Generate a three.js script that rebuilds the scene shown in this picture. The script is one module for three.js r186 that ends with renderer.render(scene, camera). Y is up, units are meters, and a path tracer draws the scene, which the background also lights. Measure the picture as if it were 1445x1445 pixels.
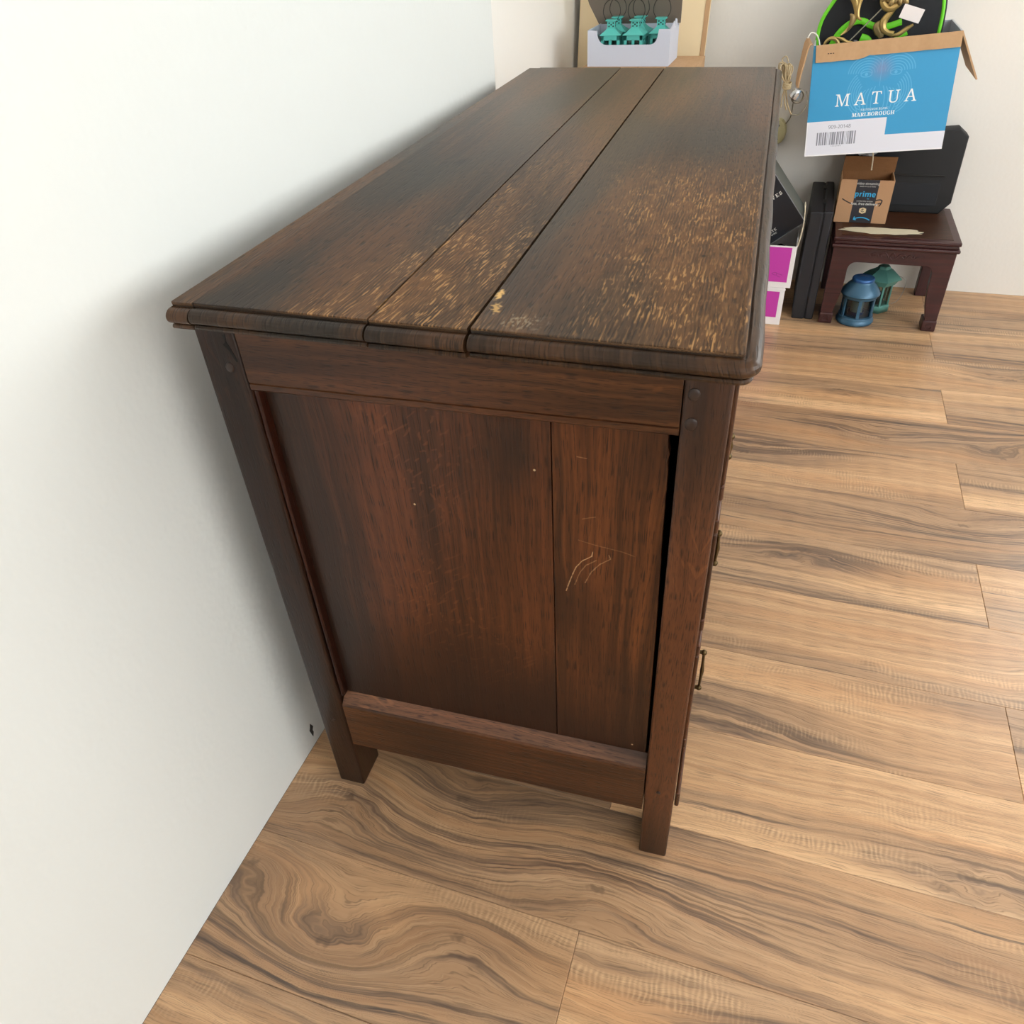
import * as THREE from 'three';
import { RoundedBoxGeometry } from 'three/addons/geometries/RoundedBoxGeometry.js';
import { RectAreaLightUniformsLib } from 'three/addons/lights/RectAreaLightUniformsLib.js';
import { mergeGeometries, toCreasedNormals, mergeVertices } from 'three/addons/utils/BufferGeometryUtils.js';

// ---------------------------------------------------------------- camera, sky, window light, exposure
const scene = new THREE.Scene();
const renderer = new THREE.WebGLRenderer({ antialias: true });
renderer.toneMapping = THREE.LinearToneMapping;
renderer.toneMappingExposure = 0.735;
renderer.shadowMap.enabled = true;
const camera = new THREE.PerspectiveCamera(67.4, 1, 0.05, 40);
camera.rotation.order = 'YXZ';
camera.position.set(0.6336, 1.1241, 0.5866);
camera.rotation.set(-0.66119, 0.35947, -0.06182);
const DAY = 4.6;                                      // brightness of the overcast daylight
scene.background = new THREE.Color(0.97, 1.0, 0.99);
scene.backgroundIntensity = DAY;
RectAreaLightUniformsLib.init();
function daylight(w, h, at, towards) {
  const l = new THREE.RectAreaLight(new THREE.Color(0.98, 1.0, 0.99), DAY, w, h);
  l.position.set(...at); l.lookAt(...towards); scene.add(l);
}
const ROOM = { x1: 3.3, z0: -2.368, z1: 3.0, h: 2.45, recess: -0.127, corner: -1.16 };
const WIN = [                                          // [wall, along0, along1, y0, y1]
  ['right', -1.5, 2.5, 0.85, 2.25], ['front', 1.7, 2.9, 0.85, 2.25], ['back', 1.75, 3.0, 1.0, 2.2]];
daylight(3.9, 1.3, [ROOM.x1 - 0.02, 1.55, 0.5], [0, 1.55, 0.5]);
daylight(1.1, 1.3, [2.3, 1.55, ROOM.z1 - 0.02], [2.3, 1.55, -2]);
daylight(1.15, 1.1, [2.375, 1.6, ROOM.z0 + 0.02], [2.375, 1.6, 2]);

// ---------------------------------------------------------------- helpers
let seed = 7;
function rnd() { seed = (seed * 1664525 + 1013904223) >>> 0; return seed / 4294967296; }
const PERM = new Uint8Array(512), GX = new Float32Array(256), GY = new Float32Array(256);
for (let i = 0; i < 256; i++) { PERM[i] = i; const a = rnd() * 6.2831853; GX[i] = Math.cos(a); GY[i] = Math.sin(a); }
for (let i = 255; i > 0; i--) { const j = Math.floor(rnd() * (i + 1)), t = PERM[i]; PERM[i] = PERM[j]; PERM[j] = t; }
for (let i = 0; i < 256; i++) PERM[i + 256] = PERM[i];
function noise(x, y) {                                 // gradient noise, about -1..1
  const fx = Math.floor(x), fy = Math.floor(y), X = fx & 255, Y = fy & 255, u = x - fx, v = y - fy;
  const a = PERM[PERM[X] + Y], b = PERM[PERM[X + 1] + Y], c = PERM[PERM[X] + Y + 1], d = PERM[PERM[X + 1] + Y + 1];
  const su = u * u * u * (u * (u * 6 - 15) + 10), sv = v * v * v * (v * (v * 6 - 15) + 10);
  const p = GX[a] * u + GY[a] * v, q = GX[b] * (u - 1) + GY[b] * v, r = GX[c] * u + GY[c] * (v - 1), s = GX[d] * (u - 1) + GY[d] * (v - 1);
  return 1.5 * (p + su * (q - p) + sv * ((r + su * (s - r)) - (p + su * (q - p))));
}
const sst = (a, b, x) => { const t = Math.min(1, Math.max(0, (x - a) / (b - a))); return t * t * (3 - 2 * t); };
const mix = (a, b, t) => a + (b - a) * t;
function mixc(o, c, t) { o[0] += (c[0] - o[0]) * t; o[1] += (c[1] - o[1]) * t; o[2] += (c[2] - o[2]) * t; }
// fn(x, y, out) fills out = [r, g, b (0..255 sRGB), height 0..255]; x, y in 0..1 with y up
function textures(w, h, fn, wantBump = true, wrap = THREE.MirroredRepeatWrapping) {
  const c = new Uint8Array(w * h * 4), b = wantBump ? new Uint8Array(w * h * 4) : null, o = [0, 0, 0, 0];
  for (let j = 0; j < h; j++) for (let i = 0; i < w; i++) {
    fn((i + 0.5) / w, (j + 0.5) / h, o); const k = (j * w + i) * 4;
    for (let q = 0; q < 3; q++) c[k + q] = Math.max(0, Math.min(255, o[q])); c[k + 3] = 255;
    if (b) { b[k] = b[k + 1] = b[k + 2] = Math.max(0, Math.min(255, o[3])); b[k + 3] = 255; }
  }
  const mk = (d, srgb) => {
    const t = new THREE.DataTexture(d, w, h, THREE.RGBAFormat); t.magFilter = THREE.LinearFilter; t.minFilter = THREE.LinearMipmapLinearFilter; t.generateMipmaps = true;
    t.wrapS = t.wrapT = wrap; if (srgb) t.colorSpace = THREE.SRGBColorSpace; t.needsUpdate = true; return t;
  };
  return [mk(c, true), b ? mk(b, false) : null];
}
function canvasTex(w, h, draw) {
  const cv = document.createElement('canvas'); cv.width = w; cv.height = h; draw(cv.getContext('2d'), w, h);
  const t = new THREE.CanvasTexture(cv); t.colorSpace = THREE.SRGBColorSpace; return t;
}
const std = (color, roughness = 0.6, extra = {}) => new THREE.MeshStandardMaterial({ color, roughness, ...extra });

const used = new Map();
function numbered(n) { const k = used.get(n) || 0; used.set(n, k + 1); return k ? n + '_' + String(k).padStart(3, '0') : n; }
function shadow(m) { m.castShadow = m.receiveShadow = true; return m; }
function mesh(name, geo, mat, parent) {
  if (Array.isArray(geo)) geo = merge(geo);
  const m = shadow(new THREE.Mesh(geo, mat)); m.name = name; parent.add(m); return m;
}
function merge(list) {
  list = list.map(g => { g = g.index ? g.toNonIndexed() : g; for (const k of Object.keys(g.attributes)) if (!['position', 'normal', 'uv'].includes(k)) g.deleteAttribute(k);
    if (!g.attributes.uv) g.setAttribute('uv', new THREE.Float32BufferAttribute(new Float32Array(g.attributes.position.count * 2), 2)); return g; });
  return mergeGeometries(list, false);
}
function thing(name, label, category, pos = [0, 0, 0], turn = 0, group) {
  const o = new THREE.Group(); o.name = numbered(name); o.position.set(...pos); o.rotation.y = turn; scene.add(o);
  o.userData = { label, category }; if (group) o.userData.group = group; return o;
}
function single(name, geo, mat, label, category, group) {
  const m = mesh(numbered(name), geo, mat, scene); m.userData = { label, category }; if (group) m.userData.group = group; return m;
}
function struct(name, geo, mat, parent = scene) { const m = mesh(name, geo, mat, parent); if (parent === scene) m.userData = { kind: 'structure' }; return m; }
function box(x0, x1, y0, y1, z0, z1, r = 0) {
  const w = x1 - x0, h = y1 - y0, d = z1 - z0;
  const g = r ? new RoundedBoxGeometry(w, h, d, 2, Math.min(r, w / 2.01, h / 2.01, d / 2.01)) : new THREE.BoxGeometry(w, h, d);
  g.translate((x0 + x1) / 2, (y0 + y1) / 2, (z0 + z1) / 2); return g;
}
// planar uv in metres: u along the grain axis, v across; scaled by the size of the texture's patch
function grain(g, axis, sx, sy, ox = 0, oy = 0) {
  g = g.index ? g.toNonIndexed() : g; const p = g.attributes.position, n = g.attributes.normal, uv = new Float32Array(p.count * 2), A = 'xyz'.indexOf(axis);
  for (let i = 0; i < p.count; i++) {
    const P = [p.getX(i), p.getY(i), p.getZ(i)], N = [Math.abs(n.getX(i)), Math.abs(n.getY(i)), Math.abs(n.getZ(i))];
    const others = [0, 1, 2].filter(k => k !== A); const across = N[others[0]] > N[others[1]] ? others[1] : others[0];
    uv[2 * i] = (P[A] + ox) / sx; uv[2 * i + 1] = (P[across] + oy + (N[A] > 0.8 ? P[others[0]] : 0)) / sy;
  }
  g.setAttribute('uv', new THREE.BufferAttribute(uv, 2)); return g;
}
function tube(pts, r, seg = 24, rad = 6, closed = false) { return new THREE.TubeGeometry(new THREE.CatmullRomCurve3(pts.map(p => new THREE.Vector3(...p)), closed, 'centripetal'), seg, r, rad, closed); }
// tube of changing width: pts = [x, y, z, r]
function taper(pts, seg = 20, rad = 7, flat = 1) {
  const c = new THREE.CatmullRomCurve3(pts.map(p => new THREE.Vector3(p[0], p[1], p[2]))), g = new THREE.TubeGeometry(c, seg, 1, rad), P = g.attributes.position;
  for (let i = 0; i <= seg; i++) {
    const t = i / seg, k = t * (pts.length - 1), a = Math.min(pts.length - 2, Math.floor(k)), r = mix(pts[a][3], pts[a + 1][3], k - a), o = c.getPointAt(t), q = c.getUtoTmapping(t) * (pts.length - 1), b = Math.min(pts.length - 2, Math.floor(q)), rr = mix(pts[b][3], pts[b + 1][3], q - b);
    for (let j = 0; j <= rad; j++) { const n = i * (rad + 1) + j; P.setXYZ(n, o.x + (P.getX(n) - o.x) * rr, o.y + (P.getY(n) - o.y) * rr, o.z + (P.getZ(n) - o.z) * rr * flat); }
  }
  g.computeVertexNormals(); return g;
}
function lathe(pts, seg = 40) { return new THREE.LatheGeometry(pts.map(p => new THREE.Vector2(p[0], p[1])), seg); }
function poly(pts) { const s = new THREE.Shape(); pts.forEach((p, i) => (i ? s.lineTo(p[0], p[1]) : s.moveTo(p[0], p[1]))); return s; }
// profile in (z, y) pushed along x
function alongX(pts, x0, x1) {
  const g = new THREE.ExtrudeGeometry(poly(pts.map(p => [-p[0], p[1]])), { depth: x1 - x0, bevelEnabled: false }); g.rotateY(Math.PI / 2); g.translate(x0, 0, 0); return g;   // (-z, y) -> (x out, y, z)
}
function sheet(fn, nu, nv, thick) {                    // a bent sheet with thickness: fn(u, v) -> [x, y, z]
  const g = new THREE.PlaneGeometry(1, 1, nu, nv), P = g.attributes.position, uv = g.attributes.uv;
  for (let i = 0; i < P.count; i++) P.setXYZ(i, ...fn(uv.getX(i), uv.getY(i)));
  g.computeVertexNormals(); const N = g.attributes.normal, top = g.clone(), bot = g.clone(), n = P.count;
  const pos = [], idx = [], src = g.index.array, uvs = [];
  for (let s = 0; s < 2; s++) for (let i = 0; i < n; i++) { const k = s ? -thick / 2 : thick / 2; pos.push(P.getX(i) + N.getX(i) * k, P.getY(i) + N.getY(i) * k, P.getZ(i) + N.getZ(i) * k); uvs.push(uv.getX(i), uv.getY(i)); }
  for (let i = 0; i < src.length; i += 3) { idx.push(src[i], src[i + 1], src[i + 2], n + src[i], n + src[i + 2], n + src[i + 1]); }
  const W = nu + 1, rim = []; for (let i = 0; i < nu; i++) rim.push(i); for (let j = 0; j < nv; j++) rim.push(j * W + nu); for (let i = nu; i > 0; i--) rim.push(nv * W + i); for (let j = nv; j > 0; j--) rim.push(j * W);
  for (let i = 0; i < rim.length; i++) { const a = rim[i], b = rim[(i + 1) % rim.length]; idx.push(a, b, n + a, b, n + b, n + a); }
  const o = new THREE.BufferGeometry(); o.setAttribute('position', new THREE.Float32BufferAttribute(pos, 3)); o.setAttribute('uv', new THREE.Float32BufferAttribute(uvs, 2)); o.setIndex(idx);
  return toCreasedNormals(o, 0.7);
}

// ---------------------------------------------------------------- materials of the setting
const [, wallBump] = textures(512, 512, (x, y, o) => { o[0] = o[1] = o[2] = 255; o[3] = 128 + 50 * noise(x * 90, y * 90) + 30 * noise(x * 200, y * 200); });
const wallMat = std(new THREE.Color(0.675, 0.69, 0.67), 0.62, { bumpMap: wallBump, bumpScale: 0.0006 });
const wallMatLit = std(new THREE.Color(0.83, 0.81, 0.77), 0.62, { bumpMap: wallBump, bumpScale: 0.0006 });  // same white paint, lightened to stand in for light at the back
const ceilMat = std(new THREE.Color(0.82, 0.82, 0.81), 0.9);
const trimMat = std(new THREE.Color(0.82, 0.83, 0.82), 0.4);
const glassMat = new THREE.MeshPhysicalMaterial({ color: 0xffffff, transmission: 1, thickness: 0, roughness: 0, ior: 1.45 });

// laminate boards: u along the board in metres, v across
const PL = 1.22, PW = 0.192;
function plankTexture(i, knots, dark, rippleAt) {
  const s = i * 37.7;
  return textures(2048, 400, (x, y, o) => {
    const u = x * PL, v = y * PW;
    let q = v + 0.011 * noise(u * 2.1 + s, v * 7 + s) + 0.004 * noise(u * 7 + s, v * 26) + 0.0016 * noise(u * 26, v * 60 + s) + 0.0007 * noise(u * 60 + s, v * 240), near = 0;
    for (const [ku, kv, a, ru, rv] of knots) {
      const du = (u - ku) / ru, dv = (v - kv) / rv, e = Math.exp(-(du * du + dv * dv)); q += a * e; near = Math.max(near, e);
    }
    const burl = near * sst(-0.15, 0.35, noise(u * 5 + s, v * 16)); q += burl * (0.006 * noise(u * 22 + s, v * 34) + 0.003 * noise(u * 50, v * 80 + s));
    const broad = noise(u * 0.8 + s, q * 15 + s), med = noise(u * 1.5 + s * 2, q * 60), line = noise(u * 2.2 + s * 3, q * 170), fine = noise(u * 7 + s, q * 560), pore = noise(u * 20 + s, q * 1300 + s);
    let t = (i === 5 ? 0.60 : i === 1 ? 0.68 : 0.78) + 0.36 * broad + 0.20 * med + 0.17 * line + 0.15 * fine;
    o[0] = mix(146, 218, t); o[1] = mix(106, 177, t); o[2] = mix(73, 134, t);
    mixc(o, [200, 146, 100], 0.30 * sst(0.05, 0.5, noise(u * 1.3 + s, q * 22 + 40)));
    const zone = sst(0.70 - dark, 1.05 - dark, 0.5 + 0.5 * noise(u * 1.0 + s + 9, q * 9 + 3) + 0.30 * near);
    const streak = sst(0.0, 0.6, noise(u * 1.3 + s + 20, q * 62) + 0.55 * noise(u * 3 + s, q * 180) + 0.25 * fine);
    mixc(o, [84, 67, 57], 0.9 * zone * streak * (0.7 + 0.5 * noise(u * 14 + s, q * 420)));
    mixc(o, [88, 68, 54], 0.6 * burl * sst(0.0, 0.6, noise(u * 9 + s, q * 130) + 0.5 * noise(u * 22, q * 330)));
    mixc(o, [124, 100, 82], 0.34 * zone);
    const sharp = sst(0.42, 0.72, noise(u * 1.0 + s + 60, q * 52) + 0.4 * line) * sst(0.05, 0.6, noise(u * 2.6 + s + 70, q * 15));
    mixc(o, [74, 62, 56], 0.9 * sharp * (0.75 + 0.5 * noise(u * 18 + s, q * 500)));
    const thin = sst(0.35, 0.7, noise(u * 1.2 + s + 5, q * 300)) * (0.22 + 0.5 * zone);
    mixc(o, [94, 74, 56], 0.55 * thin);
    mixc(o, [98, 78, 60], 0.42 * sst(0.15, 0.65, pore)); mixc(o, [228, 192, 150], 0.16 * sst(0.2, 0.7, noise(u * 12 + 9, q * 800)));
    const rip = sst(0.15, 0.5, noise(u * 2.3 + s + rippleAt, v * 9 + s)) * sst(-0.1, 0.4, noise(u * 6 + s, v * 30));
    const w = Math.sin(u * 850 + 3 * noise(u * 25, v * 20 + s) + 2.5 * noise(u * 60, v * 50)) * (0.6 + 0.6 * noise(u * 40, v * 60));
    if (w > 0) mixc(o, [232, 198, 154], 0.32 * rip * w); else mixc(o, [130, 104, 80], -0.32 * rip * w);
    for (const [ku, kv, a, ru, rv] of knots) {
      const d = Math.hypot((u - ku) / (ru * 0.10), (v - kv) / (rv * 0.10)) + 0.7 * noise(u * 130, v * 130); mixc(o, [84, 66, 52], 0.45 * (1 - sst(0.3, 1.5, d)));
    }
    o[3] = 150 + 40 * fine + 25 * line - 60 * sst(0.35, 0.8, pore);
  }, false, THREE.ClampToEdgeWrapping);
}
const plankSpecs = [
  [[[0.20, 0.10, 0.042, 0.09, 0.055], [0.38, 0.05, -0.042, 0.12, 0.05], [0.62, 0.13, 0.034, 0.12, 0.05]], 0.42, 3],
  [[[0.72, 0.12, 0.030, 0.16, 0.05]], 0.34, 9],
  [[[0.30, 0.06, 0.030, 0.14, 0.04], [0.95, 0.13, -0.025, 0.14, 0.05]], 0.30, 14],
  [[[0.52, 0.15, 0.020, 0.2, 0.05]], 0.26, 21],
  [[[0.72, 0.05, 0.036, 0.10, 0.05], [0.88, 0.12, -0.054, 0.12, 0.06], [1.06, 0.06, 0.034, 0.10, 0.05], [0.45, 0.08, 0.030, 0.12, 0.05]], 0.52, 30],
  [[[0.88, 0.05, 0.030, 0.15, 0.05]], 0.38, 38],
  [[[0.42, 0.1, 0.040, 0.15, 0.06]], 0.32, 45],
];
const plankMats = plankSpecs.map((a, i) => std(0xffffff, 0.31, { map: plankTexture(i + 1, ...a)[0] }));

// ---------------------------------------------------------------- the room
const floor = new THREE.Group(); floor.name = 'floor'; floor.userData = { kind: 'structure' }; scene.add(floor);
mesh('floor_base', box(-0.3, ROOM.x1 + 0.1, -0.12, -0.008, ROOM.z0 - 0.15, ROOM.z1 + 0.1), std(0x5a4634, 0.9), floor);
function plankGeo(x0, x1, z0, z1, u0, flip) {
  const b = 0.0009, dp = 0.0007, g0 = 0.0002, P = [], U = [], I = [];
  const ring = (e, y) => [[x0 + e, y, z0 + e], [x1 - e, y, z0 + e], [x1 - e, y, z1 - e], [x0 + e, y, z1 - e]];
  for (const r of [ring(b, 0), ring(g0, -dp), ring(g0, -0.0078)]) for (const p of r) { P.push(...p); let u = (p[0] - u0) / PL, v = (p[2] - z0) / PW; if (flip & 1) u = 1 - u; if (flip & 2) v = 1 - v; U.push(u, v); }
  I.push(0, 2, 1, 0, 3, 2);
  for (let r = 0; r < 2; r++) for (let k = 0; k < 4; k++) { const a = r * 4 + k, c = r * 4 + (k + 1) % 4; I.push(a, c, a + 4, c, c + 4, a + 4); }
  const g = new THREE.BufferGeometry(); g.setAttribute('position', new THREE.Float32BufferAttribute(P, 3)); g.setAttribute('uv', new THREE.Float32BufferAttribute(U, 2)); g.setIndex(I);
  return toCreasedNormals(g, 0.2);
}
let plankCount = 0;
for (let k = -12; k <= 16; k++) {
  const z0 = Math.max(ROOM.z0, -0.080 + PW * k), z1 = Math.min(ROOM.z1, -0.080 + PW * (k + 1)); if (z1 - z0 < 0.01) continue;
  const xs = z0 < ROOM.corner ? ROOM.recess : 0, off = (k & 1) ? 0.517 : -0.093;       // end joints alternate from row to row
  for (let m = -1; m < 4; m++) {
    const j0 = off + (m - 1) * PL, a = Math.max(xs, j0), b = Math.min(ROOM.x1, j0 + PL); if (b - a < 0.02) continue;
    let mi = Math.floor(rnd() * plankMats.length), flip = Math.floor(rnd() * 4);
    if (k === 0) { mi = 0; flip = 0; } if (k === 1 && m === 0) { mi = 4; flip = 0; } if (k === 1 && m === 1) { mi = 5; flip = 1; } if (k === -1 && m < 2) { mi = 3; flip = 0; } if (k === 2) { mi = 6; }
    const n = plankCount++; mesh(n ? 'plank_' + String(n).padStart(3, '0') : 'plank', plankGeo(a, b, z0, z1, j0, flip), plankMats[mi], floor);
  }
}
function wallUV(g) { g = g.index ? g.toNonIndexed() : g; const p = g.attributes.position, n = g.attributes.normal, uv = []; for (let i = 0; i < p.count; i++) Math.abs(n.getX(i)) > 0.5 ? uv.push(p.getZ(i), p.getY(i)) : uv.push(p.getX(i), p.getY(i)); g.setAttribute('uv', new THREE.Float32BufferAttribute(uv, 2)); return g; }
struct('wall_left', wallUV(box(-0.26, 0, 0, ROOM.h, ROOM.corner, ROOM.z1 + 0.12)), wallMat);
struct('wall_alcove', wallUV(box(-0.26, ROOM.recess, 0, ROOM.h, ROOM.z0 - 0.12, ROOM.corner)), wallMatLit);
function pierced(name, make, a0, a1, w) {               // a wall with one window opening
  const [, b0, b1, y0, y1] = w;
  struct(name, [make(a0, b0, 0, ROOM.h), make(b1, a1, 0, ROOM.h), make(b0, b1, 0, y0), make(b0, b1, y1, ROOM.h)].map(wallUV), name === 'wall_back' ? wallMatLit : wallMat);
}
pierced('wall_right', (a, b, y, Y) => box(ROOM.x1, ROOM.x1 + 0.14, y, Y, a, b), ROOM.z0 - 0.12, ROOM.z1 + 0.12, WIN[0]);
pierced('wall_front', (a, b, y, Y) => box(a, b, y, Y, ROOM.z1, ROOM.z1 + 0.14), -0.26, ROOM.x1, WIN[1]);
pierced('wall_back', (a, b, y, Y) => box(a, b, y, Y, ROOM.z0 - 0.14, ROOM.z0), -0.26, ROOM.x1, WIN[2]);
struct('ceiling', box(-0.26, ROOM.x1 + 0.14, ROOM.h, ROOM.h + 0.12, ROOM.z0 - 0.14, ROOM.z1 + 0.14), ceilMat);
WIN.forEach(([side, a, b, y0, y1], i) => {
  const w = new THREE.Group(); w.name = 'window_' + (i + 1); w.userData = { kind: 'structure' }; scene.add(w);
  const at = (p0, p1, q0, q1, d0, d1) => side === 'right' ? box(ROOM.x1 + d0, ROOM.x1 + d1, q0, q1, p0, p1) : side === 'front' ? box(p0, p1, q0, q1, ROOM.z1 + d0, ROOM.z1 + d1) : box(p0, p1, q0, q1, ROOM.z0 - d1, ROOM.z0 - d0);
  const f = 0.05, c = (a + b) / 2;
  mesh('window_frame', [at(a, a + f, y0, y1, 0.05, 0.11), at(b - f, b, y0, y1, 0.05, 0.11), at(a + f, b - f, y0, y0 + f, 0.05, 0.11), at(a + f, b - f, y1 - f, y1, 0.05, 0.11), at(c - f / 2, c + f / 2, y0 + f, y1 - f, 0.05, 0.11)], trimMat, w);
  mesh('pane', at(a + f, c - f / 2, y0 + f, y1 - f, 0.078, 0.082), glassMat, w); mesh('pane', at(c + f / 2, b - f, y0 + f, y1 - f, 0.078, 0.082), glassMat, w);
  mesh('window_sill', at(a - 0.05, b + 0.05, y0 - 0.03, y0, -0.06, 0.05), trimMat, w);
});
// flake of missing paint low on the left wall
{
  const g = new THREE.ExtrudeGeometry(poly([[0, -0.016], [0.004, -0.008], [0.003, -0.002], [0.007, 0.004], [0.002, 0.016], [-0.001, 0.008], [-0.004, 0.004], [-0.002, -0.006]]), { depth: 0.0008, bevelEnabled: false });
  g.rotateY(Math.PI / 2); g.translate(0.0001, 0.036, -0.055);
  const chip = mesh('paint_chip', g, std(0x35302c, 0.9), scene.getObjectByName('wall_left'));
}

// ---------------------------------------------------------------- old oak
const T = 0.854;                                        // height of the chest's top
function oak(dark, lite, red, s, flecks) {
  return textures(1024, 1024, (x, y, o) => {
    const u = x * 0.9, v = y * 0.45;
    const q = v + 0.012 * noise(u * 1.6 + s, v * 6) + 0.002 * noise(u * 9, v * 30 + s);
    const broad = noise(u * 1.1 + s, q * 14), med = noise(u * 2.5 + s, q * 75), line = noise(u * 5 + s, q * 240), pore = noise(u * 48 + s, q * 900), pore2 = noise(u * 90 + s, q * 1300);
    const t = sst(-0.75, 0.75, 0.45 * broad + 0.4 * med + 0.4 * line);
    o[0] = mix(dark[0], lite[0], t); o[1] = mix(dark[1], lite[1], t); o[2] = mix(dark[2], lite[2], t);
    mixc(o, red, 0.5 * sst(-0.1, 0.6, noise(u * 2.2 + s + 9, v * 8 + s)));
    mixc(o, [dark[0] * 0.55, dark[1] * 0.5, dark[2] * 0.5], 0.55 * sst(0.2, 0.65, pore) + 0.3 * sst(0.2, 0.7, pore2));
    const fl = sst(0.32, 0.6, noise(u * 34 + 3 * noise(v * 20, u * 6) + s, q * 190 + u * 60)) * sst(-0.2, 0.4, noise(u * 5 + s, v * 16 + s));
    mixc(o, [lite[0] * 1.35, lite[1] * 1.3, lite[2] * 1.2], flecks * fl);
    mixc(o, [dark[0] * 0.65, dark[1] * 0.65, dark[2] * 0.66], 0.5 * sst(0.25, 0.8, noise(u * 3 + s + 40, v * 7 + s)));
    o[3] = 140 + 34 * line - 75 * sst(0.28, 0.65, pore) - 20 * sst(0.3, 0.7, pore2) + 20 * broad;
  });
}
const [stileC, stileB] = oak([56, 34, 22], [102, 64, 40], [108, 62, 37], 3.3, 0.35);
const [railC, railB] = oak([55, 33, 21], [104, 66, 39], [104, 60, 34], 11.9, 0.3);
const oakMat = (map, bump, color = 0xffffff, rough = 0.36) => new THREE.MeshPhysicalMaterial({ color, roughness: rough, specularIntensity: 0.65, map, bumpMap: bump, bumpScale: 0.0005 });
const stileMat = oakMat(stileC, stileB, 0xeeebe8), railMat = oakMat(railC, railB, 0xeceae8, 0.34), shadedOak = oakMat(stileC, stileB, 0x8f8886), innerOak = oakMat(railC, railB, 0x8a7a6a, 0.8);  // the left leg's copy is darkened, its shade painted in

// the two boards of the end panel, with their scratches: x 0.04..0.50, y 0.21..0.74
const PX0 = 0.04, PX1 = 0.50, PY0 = 0.20, PY1 = 0.745;
const scratches = [[[0.386, 0.503], [0.391, 0.522], [0.397, 0.541], [0.404, 0.552], [0.415, 0.561], [0.416, 0.568]], [[0.408, 0.520], [0.415, 0.538], [0.424, 0.551], [0.436, 0.561], [0.434, 0.566]], [[0.396, 0.515], [0.402, 0.535], [0.409, 0.547], [0.420, 0.556]], [[0.40, 0.582], [0.418, 0.578], [0.448, 0.574], [0.462, 0.57]], [[0.404, 0.612], [0.418, 0.617]], [[0.398, 0.691], [0.408, 0.690]]];
function nearLine(x, y, l) {
  let d = 1; for (let i = 0; i + 1 < l.length; i++) { const [ax, ay] = l[i], [bx, by] = l[i + 1], ex = bx - ax, ey = by - ay, t = Math.max(0, Math.min(1, ((x - ax) * ex + (y - ay) * ey) / (ex * ex + ey * ey))); d = Math.min(d, Math.hypot(x - ax - t * ex, y - ay - t * ey)); } return d;
}
const [panC, panB] = textures(1024, 1200, (x, y, o) => {
  const X = mix(PX0, PX1, x), Y = mix(PY0, PY1, y), right = X > 0.372, s = right ? 50 : 4;
  const q = X + 0.014 * noise(Y * 1.5 + s, X * 6) + 0.0028 * noise(Y * 10 + s, X * 30);
  const broad = noise(Y * 1.2 + s, q * 14), med = noise(Y * 2.6 + s, q * 85), line = noise(Y * 6 + s, q * 270), pore = noise(Y * 36 + s, q * 800), p2 = noise(Y * 80, q * 1300);
  const t = sst(-0.7, 0.7, 0.35 * broad + 0.42 * med + 0.42 * line);
  o[0] = mix(56, right ? 120 : 100, t); o[1] = mix(32, right ? 70 : 56, t); o[2] = mix(19, right ? 38 : 32, t);
  mixc(o, [118, 64, 32], (right ? 0.45 : 0.28) * sst(-0.1, 0.6, noise(Y * 1.6 + s + 7, X * 9)));
  mixc(o, [34, 18, 12], 0.62 * sst(0.25, 0.6, pore) + 0.2 * sst(0.3, 0.7, p2));
  const f = right ? 0 : sst(0.0, 0.5, noise(X * 7 + 2, Y * 4 + 1)) * sst(0.34, 0.6, noise(X * 60 + 30 * (Y + X) + 2 * noise(X * 20, Y * 20), Y * 160 - X * 120));
  mixc(o, [140, 84, 50], 0.32 * f);
  mixc(o, [40, 24, 18], 0.55 * sst(0.15, 0.7, noise(X * 6 + 3, Y * 5 + s)));
  mixc(o, [34, 20, 15], 0.72 * (1 - sst(0.24, 0.44, Y + 0.05 * noise(X * 6, Y * 6))));      // old dark polish low on the panel, some shade painted in
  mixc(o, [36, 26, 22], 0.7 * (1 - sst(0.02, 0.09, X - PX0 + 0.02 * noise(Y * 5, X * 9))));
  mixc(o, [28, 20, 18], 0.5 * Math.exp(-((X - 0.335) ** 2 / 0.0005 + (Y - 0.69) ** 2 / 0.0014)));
  let sc = 0; for (const [k, l] of scratches.entries()) { const d = nearLine(X, Y, l) + 0.0004 * noise(X * 300, Y * 300); sc = Math.max(sc, [0.95, 0.6, 0.5, 0.35, 0.4, 0.5][k] * (1 - sst(0.0002, 0.0009, d))); }
  mixc(o, [196, 162, 122], sc * 0.9);
  for (const [a, b] of [[0.353, 0.668], [0.475, 0.237], [0.21, 0.60]]) mixc(o, [205, 180, 140], 1 - sst(0.001, 0.0018, Math.hypot(X - a, Y - b)));
  o[3] = 140 + 30 * line - 70 * sst(0.25, 0.6, pore) + 16 * broad - 40 * sc;
});
const panelMat = oakMat(panC, panB, 0xeeeceb, 0.34);

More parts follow.
